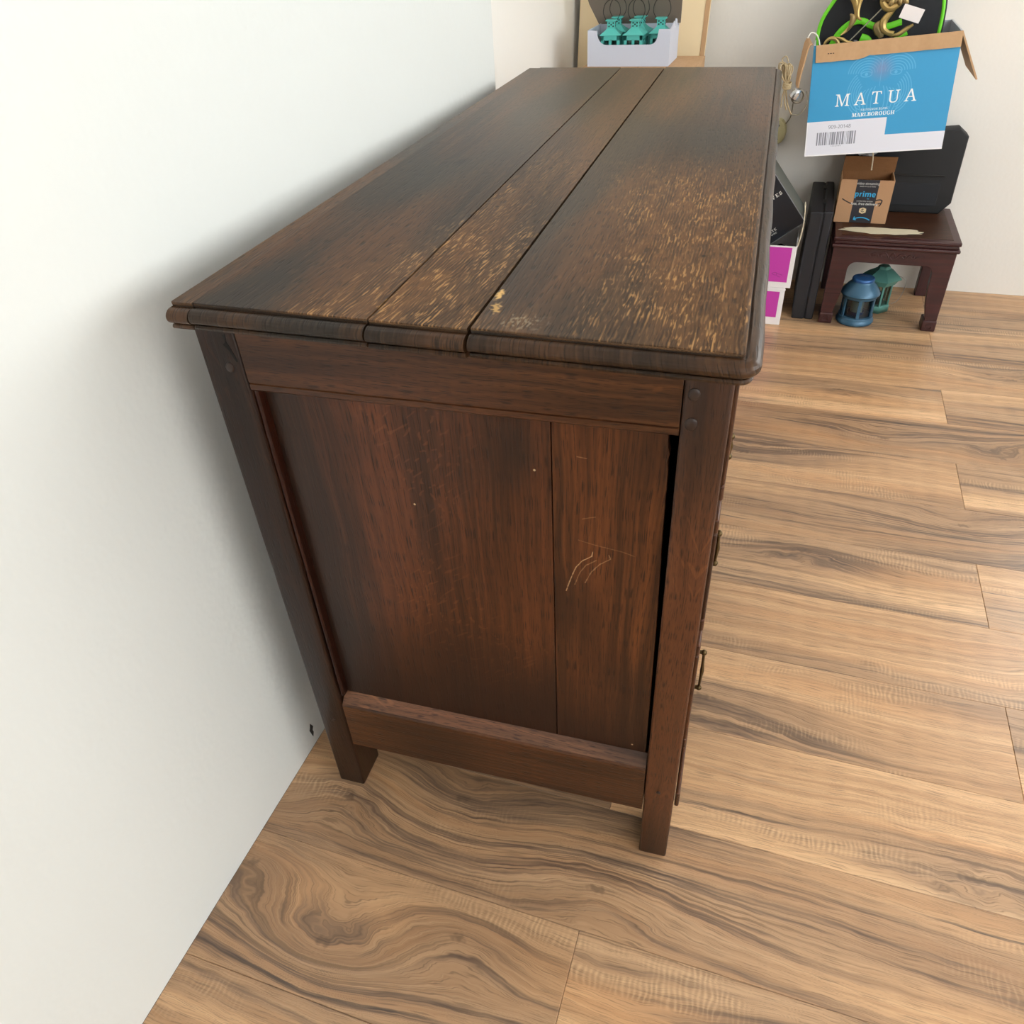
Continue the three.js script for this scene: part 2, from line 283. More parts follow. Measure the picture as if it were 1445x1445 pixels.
// the worn top: x 0..0.58, z -1.34..0.10
const TZ0 = -1.34, TZ1 = 0.10, TX1 = 0.58, S1 = 0.227, S2 = 0.3205;
const [topC, topB] = textures(2048, 1024, (x, y, o) => {
  const z = mix(TZ0, TZ1, x), X = y * TX1, b = X < 0.045 ? 0 : X < S1 ? 1 : X < S2 ? 2 : 3, s = b * 23.7;
  const q = X + 0.008 * noise(z * 1.8 + s, X * 6) + 0.0016 * noise(z * 11 + s, X * 40);
  const broad = noise(z * 1.4 + s, q * 18), med = noise(z * 3 + s, q * 95), line = noise(z * 7 + s, q * 300), pore = noise(z * 46 + s, q * 700), big = noise(z * 3.2 + s + 5, X * 9 + s);
  const t = sst(-0.7, 0.7, 0.35 * broad + 0.35 * med + 0.4 * line);
  o[0] = mix(40, 84, t); o[1] = mix(29, 60, t); o[2] = mix(22, 41, t);
  // where hands and cloths have worn the dark polish away, the bright oak shows through as short flecks
  let w = 0;
  if (b === 1) w = sst(0.10, 0.22, X + 0.25 * (z + 0.02) + 0.05 * big) * sst(-0.75, -0.05, z + 0.1 * big);
  if (b === 2) w = sst(-0.70, -0.16, z + 0.14 * big) * (0.95 + 0.4 * big);
  if (b === 3) w = (sst(-0.62, -0.28, z + 0.1 * big) * sst(0.355, 0.43, X - 0.10 * (z + 0.1) + 0.03 * big) + 0.9 * Math.exp(-((X - 0.345) ** 2 / 0.0012 + (z - 0.035) ** 2 / 0.0008))) * sst(-0.55, 0.1, big + 0.4);
  if (b === 0) w = 0.15;
  const brown = sst(-0.35, 0.5, noise(z * 2.1 + s + 30, X * 11) + (b === 2 ? 0.15 : 0));
  mixc(o, [108, 72, 45], 0.52 * brown);
  mixc(o, [116, 82, 50], 0.48 * w);
  const smoke = sst(0.05, 0.6, noise(z * 2.6 + s + 60, X * 10 + s) + (b === 1 ? 0.22 : 0) + (b === 3 ? 0.4 * Math.exp(-((X - 0.37) ** 2 / 0.002 + (z + 0.02) ** 2 / 0.01)) : 0));
  mixc(o, [48, 44, 40], 0.74 * smoke * (1 - 0.6 * w));
  const lean = b === 2 ? 30 : b === 1 ? 20 : 2;          // the flecks of each board lean their own way
  const wob = 0.0014 * noise(z * 16 + s, X * 40) + 0.0006 * noise(z * 60, X * 120), ring = q + wob + z * lean * 0.0016;
  const row = 0.5 + 0.5 * Math.sin(ring * 1750 + 3 * noise(z * 5 + s, X * 22)), fw = noise((X + wob) * 330 + z * lean * 1.2 + s, z * 46 + s), f2 = noise((X + wob) * 700 + z * lean * 2.4 + s, z * 90 + s);
  const fl = (sst(0.05, 0.42, fw) * row + sst(0.25, 0.6, f2) * 0.65) * (0.3 + 0.7 * sst(-0.3, 0.4, noise(X * 40 + s, z * 16)));
  mixc(o, [36, 27, 21], 0.5 * w * (1 - row) * sst(-0.2, 0.4, noise(X * 60 + s, z * 14)));
  mixc(o, [182, 138, 86], Math.min(0.88, fl * w));
  mixc(o, [140, 104, 66], 0.16 * sst(0.3, 0.6, fw));
  mixc(o, [30, 23, 19], 0.6 * sst(0.22, 0.55, pore) * (1 - 0.4 * w));
  const gash = Math.max(1 - sst(0.002, 0.006, Math.hypot((X - 0.326) * 1.4, (z + 0.03) * 0.35) + 0.0025 * noise(X * 300, z * 200)), 0.8 * (1 - sst(0.002, 0.007, Math.hypot((X - 0.331 - 0.15 * (z + 0.005)) * 1.2, (z + 0.002) * 0.5) + 0.004 * noise(X * 260, z * 260))));
  mixc(o, [214, 172, 104], gash);
  const grey = (1 - sst(0.006, 0.02, Math.hypot((X - 0.362) * 0.8, z - 0.022) + 0.008 * noise(X * 160, z * 160))) * sst(-0.1, 0.4, noise(X * 400, z * 160));
  mixc(o, [158, 150, 130], 0.6 * grey);
  const knot = Math.exp(-((X - 0.135) ** 2 / 0.00006 + (z + 0.47) ** 2 / 0.00025)); mixc(o, [26, 20, 18], 0.8 * knot);
  for (let k = 0; k < 6; k++) { const a = 0.08 + 0.083 * k, c = -1.0 + ((k * 0.377) % 1) * 0.95, d = Math.hypot(X - a, (z - c) * 0.7); mixc(o, [32, 26, 22], 0.7 * (1 - sst(0.0012, 0.003, d))); }
  o[3] = 150 + 26 * line + 20 * med - 60 * sst(0.22, 0.55, pore) + 24 * fl * w - 40 * knot + 24 * broad;
}, true, THREE.ClampToEdgeWrapping);
const topMat = new THREE.MeshPhysicalMaterial({ color: 0xffffff, roughness: 0.38, specularIntensity: 0.5, vertexColors: true, map: topC, bumpMap: topB, bumpScale: 0.0007 });

const chest = thing('chest_of_drawers', 'large dark antique oak chest of drawers with a worn plank top against the white wall', 'chest of drawers', [0.0756, 0, -0.0032], 0.042);
{
  const H = 0.828, LEN = -1.215;
  // moulded edge: [outwards, down from the top]
  const prof = [[-0.0012, 0], [-0.0003, -0.0004], [0, -0.0014], [-0.0008, -0.0052], [0.0008, -0.0056], [0.0030, -0.0043]];
  for (let i = 1; i <= 9; i++) { const a = Math.PI / 2 - Math.PI * i / 10; prof.push([0.0032 + 0.0102 * Math.cos(a), -0.0113 + 0.0073 * Math.sin(a)]); }
  prof.push([0.0030, -0.0188], [0.0072, -0.0194], [0.0086, -0.0212], [0.0078, -0.0232], [0.0030, -0.0245], [-0.004, -0.0256]);
  const XL = 0.022, XR = 0.5435, ZN = 0.042, ZF = -1.262, KN = 0.033, KF = 0.05;
  function board(name, x0, x1, corner, lift) {
    const rows = [], R = 0.004;
    for (const [d, y] of prof) {
      const r = [[x0, ZN + d]];
      if (corner) {
        for (let i = 0; i <= 6; i++) { const a = Math.PI / 2 * (1 - i / 6); r.push([XR - R + (R + d) * Math.cos(a), ZN - R + (R + d) * Math.sin(a)]); }
        for (let i = 1; i < 30; i++) r.push([XR + d + 0.0006 * Math.sin(i * 1.7) * (d > 0.008 ? 1 : 0.15), mix(ZN - R, ZF + R, i / 30)]);
        for (let i = 0; i <= 6; i++) { const a = -Math.PI / 2 * (i / 6); r.push([XR - R + (R + d) * Math.cos(a), ZF + R + (R + d) * Math.sin(a)]); }
      } else { r.push([x1, ZN + d]); r.push([x1, ZF - d]); }
      r.push([x0, ZF - d]); rows.push(r.map(([x, z]) => [x, T + lift + y, z]));
    }
    const n = rows[0].length, P = [], tri = (a, b, c) => P.push(...a, ...b, ...c);
    for (let i = 0; i + 1 < rows.length; i++) for (let j = 0; j < n; j++) { const k = (j + 1) % n, a = rows[i][j], b = rows[i][k], c = rows[i + 1][j], d = rows[i + 1][k]; tri(a, c, b); tri(b, c, d); }
    for (const [r, up] of [[rows[0], 1], [rows[rows.length - 1], 0]]) for (const f of THREE.ShapeUtils.triangulateShape(r.map(p => new THREE.Vector2(p[0], p[2])), [])) { const [a, b, c] = f.map(i => r[i]); const cr = (b[0] - a[0]) * (c[2] - a[2]) - (b[2] - a[2]) * (c[0] - a[0]); ((cr < 0) === !!up) ? tri(a, b, c) : tri(a, c, b); }
    const g0 = new THREE.BufferGeometry(); g0.setAttribute('position', new THREE.Float32BufferAttribute(P, 3));
    const p = g0.attributes.position, uv = new Float32Array(p.count * 2), tone = new Float32Array(p.count * 3);
    for (let i = 0; i < p.count; i++) {
      const x = p.getX(i), y = p.getY(i), z = p.getZ(i), t = (z - ZF) / (ZN - ZF);
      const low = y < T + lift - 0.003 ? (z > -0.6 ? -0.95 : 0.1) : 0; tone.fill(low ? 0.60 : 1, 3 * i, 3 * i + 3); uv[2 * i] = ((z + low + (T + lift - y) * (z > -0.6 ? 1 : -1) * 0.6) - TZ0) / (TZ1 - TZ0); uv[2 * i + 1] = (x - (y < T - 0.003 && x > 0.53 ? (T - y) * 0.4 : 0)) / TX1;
      p.setZ(i, z + (x - XL) * mix(KF, KN, t));
    }
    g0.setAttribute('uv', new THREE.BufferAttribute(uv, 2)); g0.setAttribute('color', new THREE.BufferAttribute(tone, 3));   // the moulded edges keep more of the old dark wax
    return mesh(name, toCreasedNormals(g0, 0.55), topMat, chest);
  }
  board('top_board', XL, 0.0455, false, -0.0008);
  board('top_board', 0.0470, S1 - 0.0010, false, 0);
  board('top_board', S1 + 0.0008, S2 - 0.0018, false, -0.0004);
  board('top_board', S2 + 0.0018, 0.5435, true, 0.0006);

  const stile = (x0, x1, z0, z1, s, m = stileMat) => { const g = grain(box(x0, x1, 0, H, z0, z1, 0.0035), 'y', 0.9, 0.45, s, s * 0.7); const p = g.attributes.position;
    for (let i = 0; i < p.count; i++) if (p.getY(i) < 0.02) { const cx = (x0 + x1) / 2, cz = (z0 + z1) / 2; p.setX(i, cx + (p.getX(i) - cx) * 0.93); p.setZ(i, cz + (p.getZ(i) - cz) * 0.97); } g.computeVertexNormals(); return mesh('leg', toCreasedNormals(g, 0.6), m, chest); };
  const LW = 0.047, RX = 0.497, W = 0.540;
  stile(0, LW, -0.062, 0, 0.11, shadedOak); const rightLeg = stile(RX, W, -0.070, 0, 0.53);
  stile(0, LW, LEN, LEN + 0.062, 0.2); stile(RX, W, LEN, LEN + 0.07, 0.3);
  // rails of the near end; the lower one has a bevelled upper edge
  mesh('top_rail', grain(alongX([[0, H], [-0.0012, H], [-0.03, H], [-0.03, 0.737], [-0.003, 0.737], [-0.0006, 0.7395], [-0.0006, 0.7455], [-0.0022, 0.7462], [-0.0022, 0.7472], [-0.0004, 0.748]], LW + 0.0014, RX - 0.0006), 'x', 0.9, 0.45, 0.2, 0.1), railMat, chest);
  mesh('bottom_rail', grain(alongX([[-0.001, 0.114], [-0.001, 0.207], [-0.003, 0.2105], [-0.017, 0.2245], [-0.03, 0.2245], [-0.03, 0.114]], LW, RX), 'x', 0.9, 0.45, 0.35, 0.3), railMat, chest);
  const bevelMat = oakMat(stileC, stileB, 0xffffff, 0.45); bevelMat.color.setRGB(1.5, 1.75, 2.1);   // greyed by dust
  mesh('bevel', grain(alongX([[-0.0030, 0.2108], [-0.0168, 0.2247], [-0.0172, 0.2252], [-0.0026, 0.2114]], LW + 0.001, RX - 0.001), 'x', 0.9, 0.45), bevelMat, chest);
  mesh('moulding', grain(box(LW, LW + 0.006, 0.2255, 0.737, -0.024, -0.004, 0.003), 'y', 0.9, 0.45, 0.1, 0.2), oakMat(railC, railB, 0x8a6a62), chest);
  // end panel of two boards, the right one shrunk away from its leg
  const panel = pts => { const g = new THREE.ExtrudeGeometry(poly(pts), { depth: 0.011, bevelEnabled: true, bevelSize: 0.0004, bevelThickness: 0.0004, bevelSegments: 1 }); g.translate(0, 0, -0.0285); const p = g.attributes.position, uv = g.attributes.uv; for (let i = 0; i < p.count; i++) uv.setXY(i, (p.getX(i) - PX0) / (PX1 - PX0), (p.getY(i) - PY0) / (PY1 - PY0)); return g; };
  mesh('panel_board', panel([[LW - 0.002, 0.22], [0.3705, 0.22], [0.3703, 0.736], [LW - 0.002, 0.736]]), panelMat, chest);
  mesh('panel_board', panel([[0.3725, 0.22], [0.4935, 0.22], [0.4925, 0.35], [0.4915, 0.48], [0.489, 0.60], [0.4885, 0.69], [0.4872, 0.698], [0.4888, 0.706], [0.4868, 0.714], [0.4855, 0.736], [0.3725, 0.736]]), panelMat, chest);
  // pegs
  const pegM = std(0x2c1c15, 0.45), peg = (x, y, r) => { const g = new THREE.SphereGeometry(r, 12, 8); g.scale(1.15, 0.95, 0.32); g.rotateZ(x * 40); g.translate(x, y, 0.0002); mesh('peg', g, pegM, chest); };
  peg(0.5065, 0.783, 0.0058); peg(0.5065, 0.7525, 0.0062); peg(0.031, 0.764, 0.0052); peg(0.026, 0.168, 0.003); peg(0.517, 0.165, 0.003);
  { const g = new THREE.ExtrudeGeometry(poly([[0.0335, 0.801], [0.037, 0.802], [0.0355, 0.794], [0.039, 0.786], [0.0432, 0.772], [0.0412, 0.771], [0.036, 0.784], [0.031, 0.79], [0.0345, 0.793]]), { depth: 0.0006, bevelEnabled: false }); g.translate(0, 0, -0.0001); mesh('chipped_edge', g, std(0x0d0a09, 0.9), chest); }
  // the far end, back boards and inside
  const back = [0, 1, 2, 3].map(i => grain(box(0.008, 0.018, 0.11, H, LEN + 0.062 + i * 0.2727, LEN + 0.0605 + (i + 1) * 0.2727), 'y', 0.9, 0.45, i * 0.2));
  for (const g of back) mesh('back_board', g, innerOak, chest);
  mesh('far_end_panel', grain(box(LW, RX, 0.11, H, LEN + 0.012, LEN + 0.024), 'y', 0.9, 0.45, 0.4), railMat, chest);
  mesh('dust_board', grain(box(0.02, 0.515, 0.118, 0.128, LEN + 0.03, -0.032), 'z', 0.9, 0.45), innerOak, chest);
  // front: rails, drawers with raised mouldings and brass bail handles
  const zn = -0.070, zf = LEN + 0.07, frail = (y0, y1) => mesh('front_rail', grain(box(0.505, W - 0.001, y0, y1, zf, zn, 0.002), 'z', 0.9, 0.45, y0), stileMat, chest);
  frail(0.80, H); frail(0.594, 0.612); frail(0.392, 0.410); frail(0.114, 0.17);
  const knobGeo = (() => { const g = new THREE.SphereGeometry(0.0048, 12, 8); g.scale(0.8, 1.4, 1); g.translate(W + 0.0035, 0.742, -0.12); return g; })();
  const brass = std(0x57472c, 0.42, { metalness: 0.8 });
  mesh('keyhole_plate', knobGeo, brass, chest);
  mesh('plinth_moulding', grain(box(W, W + 0.006, 0.135, 0.166, LEN + 0.004, -0.004, 0.0025), 'z', 0.9, 0.45), stileMat, chest);
  for (const [y0, y1, ht, drop, out] of [[0.614, 0.798, 0.667, 0.026, 0.0050], [0.412, 0.592, 0.531, 0.047, 0.0075], [0.172, 0.390, 0.322, 0.073, 0.0115]]) {
    const d = new THREE.Group(); d.name = 'drawer'; chest.add(d);
    mesh('drawer_front', grain(box(0.518, W, y0, y1, zf + 0.001, zn - 0.001, 0.002), 'z', 0.9, 0.45, y0, y1), stileMat, d);
    const e = 0.022, x0 = W - 0.002, x1 = W + 0.0052;
    for (const g of [box(x0, x1, y1 - e, y1 - 0.002, zf + 0.003, zn - 0.003, 0.003), box(x0, x1, y0 + 0.002, y0 + e, zf + 0.003, zn - 0.003, 0.003)]) mesh('moulding', grain(g, 'z', 0.9, 0.45), stileMat, d);
    for (const z of [zn - 0.003, (zn + zf) / 2 + 0.011, zf + 0.025]) mesh('moulding', grain(box(x0, x1, y0 + e, y1 - e, z - e, z, 0.003), 'y', 0.9, 0.45), stileMat, d);
    for (const hz of [-0.125, LEN + 0.20]) {
      const P = [], X = W + out;
      for (const y of [ht, ht - drop]) {
        const plate = new THREE.CylinderGeometry(0.0055, 0.006, 0.0016, 14); plate.rotateZ(Math.PI / 2); plate.translate(W + 0.0008, y, hz); P.push(plate);
        const stem = new THREE.CylinderGeometry(0.0024, 0.003, out, 8); stem.rotateZ(Math.PI / 2); stem.translate(W + out / 2, y, hz); P.push(stem);
        const ball = new THREE.SphereGeometry(0.0042, 12, 8); ball.translate(X, y, hz); P.push(ball);
      }
      P.push(taper([[X, ht, hz, 0.0017], [X + 0.0006, ht - drop * 0.3, hz, 0.0020], [X + 0.0010, ht - drop * 0.5, hz, 0.0029], [X + 0.0006, ht - drop * 0.7, hz, 0.0020], [X, ht - drop, hz, 0.0017]], 16, 8));
      mesh('handle', P, brass, d).userData = { label: 'small dark brass bar handle' };
    }
  }
}

// ---------------------------------------------------------------- cardboard and the things behind
const [cardC, cardB] = textures(256, 256, (x, y, o) => { const a = noise(x * 40, y * 14), b = noise(x * 9, y * 9), c = noise(x * 120, y * 120); const t = 0.5 + 0.25 * a + 0.2 * b + 0.2 * c; o[0] = mix(188, 206, t); o[1] = mix(150, 168, t); o[2] = mix(110, 128, t); o[3] = 128 + 50 * noise(x * 90, 1) + 20 * c; });
const card = std(0xffffff, 0.8, { map: cardC, bumpMap: cardB, bumpScale: 0.0003 }), cardPale = std(0xffffff, 0.7), cardDark = std(0xb0987e, 0.85, { map: cardC });
cardPale.color.setRGB(0.90, 0.73, 0.47);
const whiteCard = std(new THREE.Color(0.60, 0.63, 0.74), 0.55), greyCard = std(new THREE.Color(0.19, 0.155, 0.125), 0.85), white = std(0xf2f0f2, 0.5);
// a carton side wall with flutes showing is a thin box
// support carton and tall board
{
  const c = thing('cardboard_carton', 'plain brown cardboard carton behind the chest, carrying the white box of lanterns', 'carton', [0, 0, 0]);
  mesh('carton_body', box(-0.02, 0.318, 0, 0.744, -2.20, -1.985, 0.003), card, c);
  mesh('flap', [box(-0.02, 0.147, 0.744, 0.748, -2.20, -1.985), box(0.150, 0.318, 0.744, 0.748, -2.20, -1.985)], card, c);
  const b = thing('leaning_board', 'tall pale tan board leaning on the back wall behind the white box of lanterns', 'board', [0, 0, 0]);
  const g = box(-0.115, 0.300, 0, 1.35, 0, 0.02, 0.002); g.rotateZ(-0.03); g.rotateX(-0.075); g.translate(-0.018, 0.0125, -2.253); mesh('board', g, cardPale, b);
  const r = box(0.286, 0.300, 0, 1.35, 0.02, 0.0225, 0.001); r.rotateZ(-0.03); r.rotateX(-0.075); r.translate(-0.018, 0.0125, -2.253); mesh('edge_strip', r, card, b);
}
// open display box
{
  const x0 = -0.007, x1 = 0.236, y0 = 0.7485, y1 = 0.842, zf = -2.0, zb = -2.165, t = 0.003, h = y1 - y0, w = x1 - x0;
  const b = thing('display_box', 'white cardboard display box with cut-away front and raised dark lid, holding turquoise lanterns', 'box', [0, 0, 0]);
  const s = new THREE.Shape(); s.moveTo(0, 0); s.lineTo(w, 0); s.lineTo(w, h); s.lineTo(w - 0.033, h); s.bezierCurveTo(w - 0.036, h - 0.018, w - 0.036, h - 0.037, w - 0.058, h - 0.038); s.lineTo(0.055, h - 0.038); s.bezierCurveTo(0.036, h - 0.036, 0.028, h - 0.02, 0.028, h - 0.002); s.lineTo(0.002, h); s.lineTo(0, h);
  const f = new THREE.ExtrudeGeometry(s, { depth: t, bevelEnabled: false }); f.translate(x0, y0, zf - t); mesh('front_wall', f, whiteCard, b);
  const s2 = poly([[0, 0], [zf - zb - t, 0], [zf - zb - t, h], [0.125, h + 0.004], [0.09, h + 0.012], [0.078, h - 0.008], [0.07, h - 0.004], [0.066, h + 0.016], [0.045, h + 0.012], [0.028, h - 0.012], [0, h - 0.002]]);
  const sd = new THREE.ExtrudeGeometry(s2, { depth: t, bevelEnabled: false }); sd.rotateY(-Math.PI / 2); sd.translate(x1, y0, zb); mesh('side_wall', sd, whiteCard, b);
  mesh('side_wall', box(x0, x0 + t, y0, y1, zb, zf - t), whiteCard, b);
  mesh('back_wall', box(x0 + t, x1 - t, y0, y1, zb, zb + t), whiteCard, b);
  mesh('bottom', box(x0 + t, x1 - t, y0, y0 + t, zb + t, zf - t), greyCard, b);
  // lid, hinged along the back and leaning forward over the lanterns
  const lid = new THREE.Shape(); lid.moveTo(-0.004, 0); lid.lineTo(w + 0.004, 0); lid.lineTo(w + 0.014, 0.15); lid.lineTo(-0.05, 0.15); lid.lineTo(-0.03, 0.06);
  const hole = new THREE.Path(); hole.absellipse(0.004, 0.062, 0.006, 0.013, 0, 6.283, true); lid.holes.push(hole);
  const lg = new THREE.ExtrudeGeometry(lid, { depth: t, bevelEnabled: false }), pl = g => { g.rotateX(0.42); g.translate(x0, y1 - 0.001, zb); return g; };
  const lm = mesh('lid', pl(lg), greyCard, b); lm.userData = { label: 'raised lid with a dark grey-brown inside' };
  const skin = new THREE.ExtrudeGeometry(poly([[-0.004, 0], [w + 0.004, 0], [w + 0.014, 0.15], [-0.05, 0.15], [-0.03, 0.075], [0.02, 0.08], [0.02, 0.045], [-0.02, 0.045]]), { depth: 0.0006, bevelEnabled: false }); skin.translate(0, 0, -0.0012); mesh('lid_outside', pl(skin), whiteCard, lm);
}
// turquoise lanterns
const teal = std(new THREE.Color(0.10, 0.53, 0.48), 0.42, { metalness: 0.1 }), tealDark = std(0x0d2a2c, 0.7), wire = std(0x2b2a28, 0.45, { metalness: 0.5 }), pane = new THREE.MeshPhysicalMaterial({ color: 0xdfe8e6, transmission: 1, thickness: 0, roughness: 0.08 });
const candleMat = std(0xe9dcc0, 0.7);
function tealLantern() {
  const L = thing('turquoise_lantern', '', 'lantern', [0, 0, 0], 0, 'turquoise lanterns in the display box'), a = 0.0275, hb = 0.074, p = 0.005;
  const bars = [];
  for (const sx of [-1, 1]) for (const sz of [-1, 1]) bars.push(box(sx * a - (sx > 0 ? p * 1.6 : 0), sx * a + (sx < 0 ? p * 1.6 : 0), 0.006, hb, sz * a - (sz > 0 ? p * 1.6 : 0), sz * a + (sz < 0 ? p * 1.6 : 0)));
  for (const y of [[0.006, 0.014], [hb - 0.012, hb]]) for (const s of [-1, 1]) { bars.push(box(-a, a, y[0], y[1], s > 0 ? a - 0.003 : -a, s > 0 ? a : -a + 0.003)); bars.push(box(s > 0 ? a - 0.003 : -a, s > 0 ? a : -a + 0.003, y[0], y[1], -a, a)); }
  for (const s of [-1, 1]) { const q = s * (a - 0.0015); bars.push(box(-0.004, 0.004, 0.012, hb - 0.01, q - 0.0015, q + 0.0015), box(q - 0.0015, q + 0.0015, 0.012, hb - 0.01, -0.004, 0.004)); }
  mesh('body', bars, teal, L);
  mesh('base', box(-a - 0.003, a + 0.003, 0, 0.006, -a - 0.003, a + 0.003, 0.002), teal, L);
  const rf = [[a + 0.0035, hb], [a + 0.0035, hb + 0.002], [0.020, hb + 0.009], [0.0135, hb + 0.0155], [0.0115, hb + 0.017]].map(([r, y]) => [r * Math.SQRT2, y]); const roof = lathe([[0.001, hb], ...rf, [0.001, hb + 0.017]], 4); roof.rotateY(Math.PI / 4); mesh('roof', toCreasedNormals(roof.toNonIndexed(), 0.5), teal, L);
  const ch = mesh('chimney', box(-0.0115, 0.0115, hb + 0.017, hb + 0.035, -0.0115, 0.0115), teal, L), holes = [];
  for (let k = 0; k < 4; k++) for (const [hx, hy] of [[-0.006, 0.005], [0.006, 0.005], [0, 0.009], [-0.006, 0.013], [0.006, 0.013]]) { const d = new THREE.CylinderGeometry(0.0022, 0.0022, 0.0008, 10); d.rotateX(Math.PI / 2); d.translate(hx, hb + 0.017 + hy, 0.0116); d.rotateY(k * Math.PI / 2); holes.push(d); }
  mesh('vent_holes', holes, tealDark, ch);
  mesh('cap', box(-0.0165, 0.0165, hb + 0.035, hb + 0.038, -0.0165, 0.0165, 0.001), teal, L);
  mesh('handle', tube([[-0.0165, hb + 0.037, 0], [-0.025, hb + 0.055, 0], [-0.019, hb + 0.078, 0], [0, hb + 0.088, 0], [0.019, hb + 0.078, 0], [0.025, hb + 0.055, 0], [0.0165, hb + 0.037, 0]], 0.0011, 30, 6), wire, L);
  mesh('pane', [0, 1, 2, 3].map(k => { const g = box(-a + 0.006, a - 0.006, 0.012, hb - 0.01, a - 0.0052, a - 0.0045); g.rotateY(k * Math.PI / 2); return g; }), pane, L);
  return L;
}
const proto = tealLantern(), spots = [
  [0.0545, -2.044, 0.10, 'small turquoise lantern at the left of the front row in the white box'],
  [0.1275, -2.043, -0.06, 'small turquoise lantern in the middle of the front row in the white box'],
  [0.1965, -2.075, 0.04, 'small turquoise lantern standing alone at the right end of the white box'],
  [0.056, -2.122, 0.02, 'turquoise lantern half hidden behind the left front lantern in the white box'],
  [0.126, -2.123, -0.12, 'turquoise lantern half hidden behind the middle front lantern in the white box']];
spots.forEach(([x, z, turn, label], i) => {
  const o = i ? proto.clone() : proto; if (i) { o.name = numbered('turquoise_lantern'); scene.add(o); }
  o.position.set(x, 0.7517, z); o.rotation.y = turn; o.userData = { ...proto.userData, label };
});

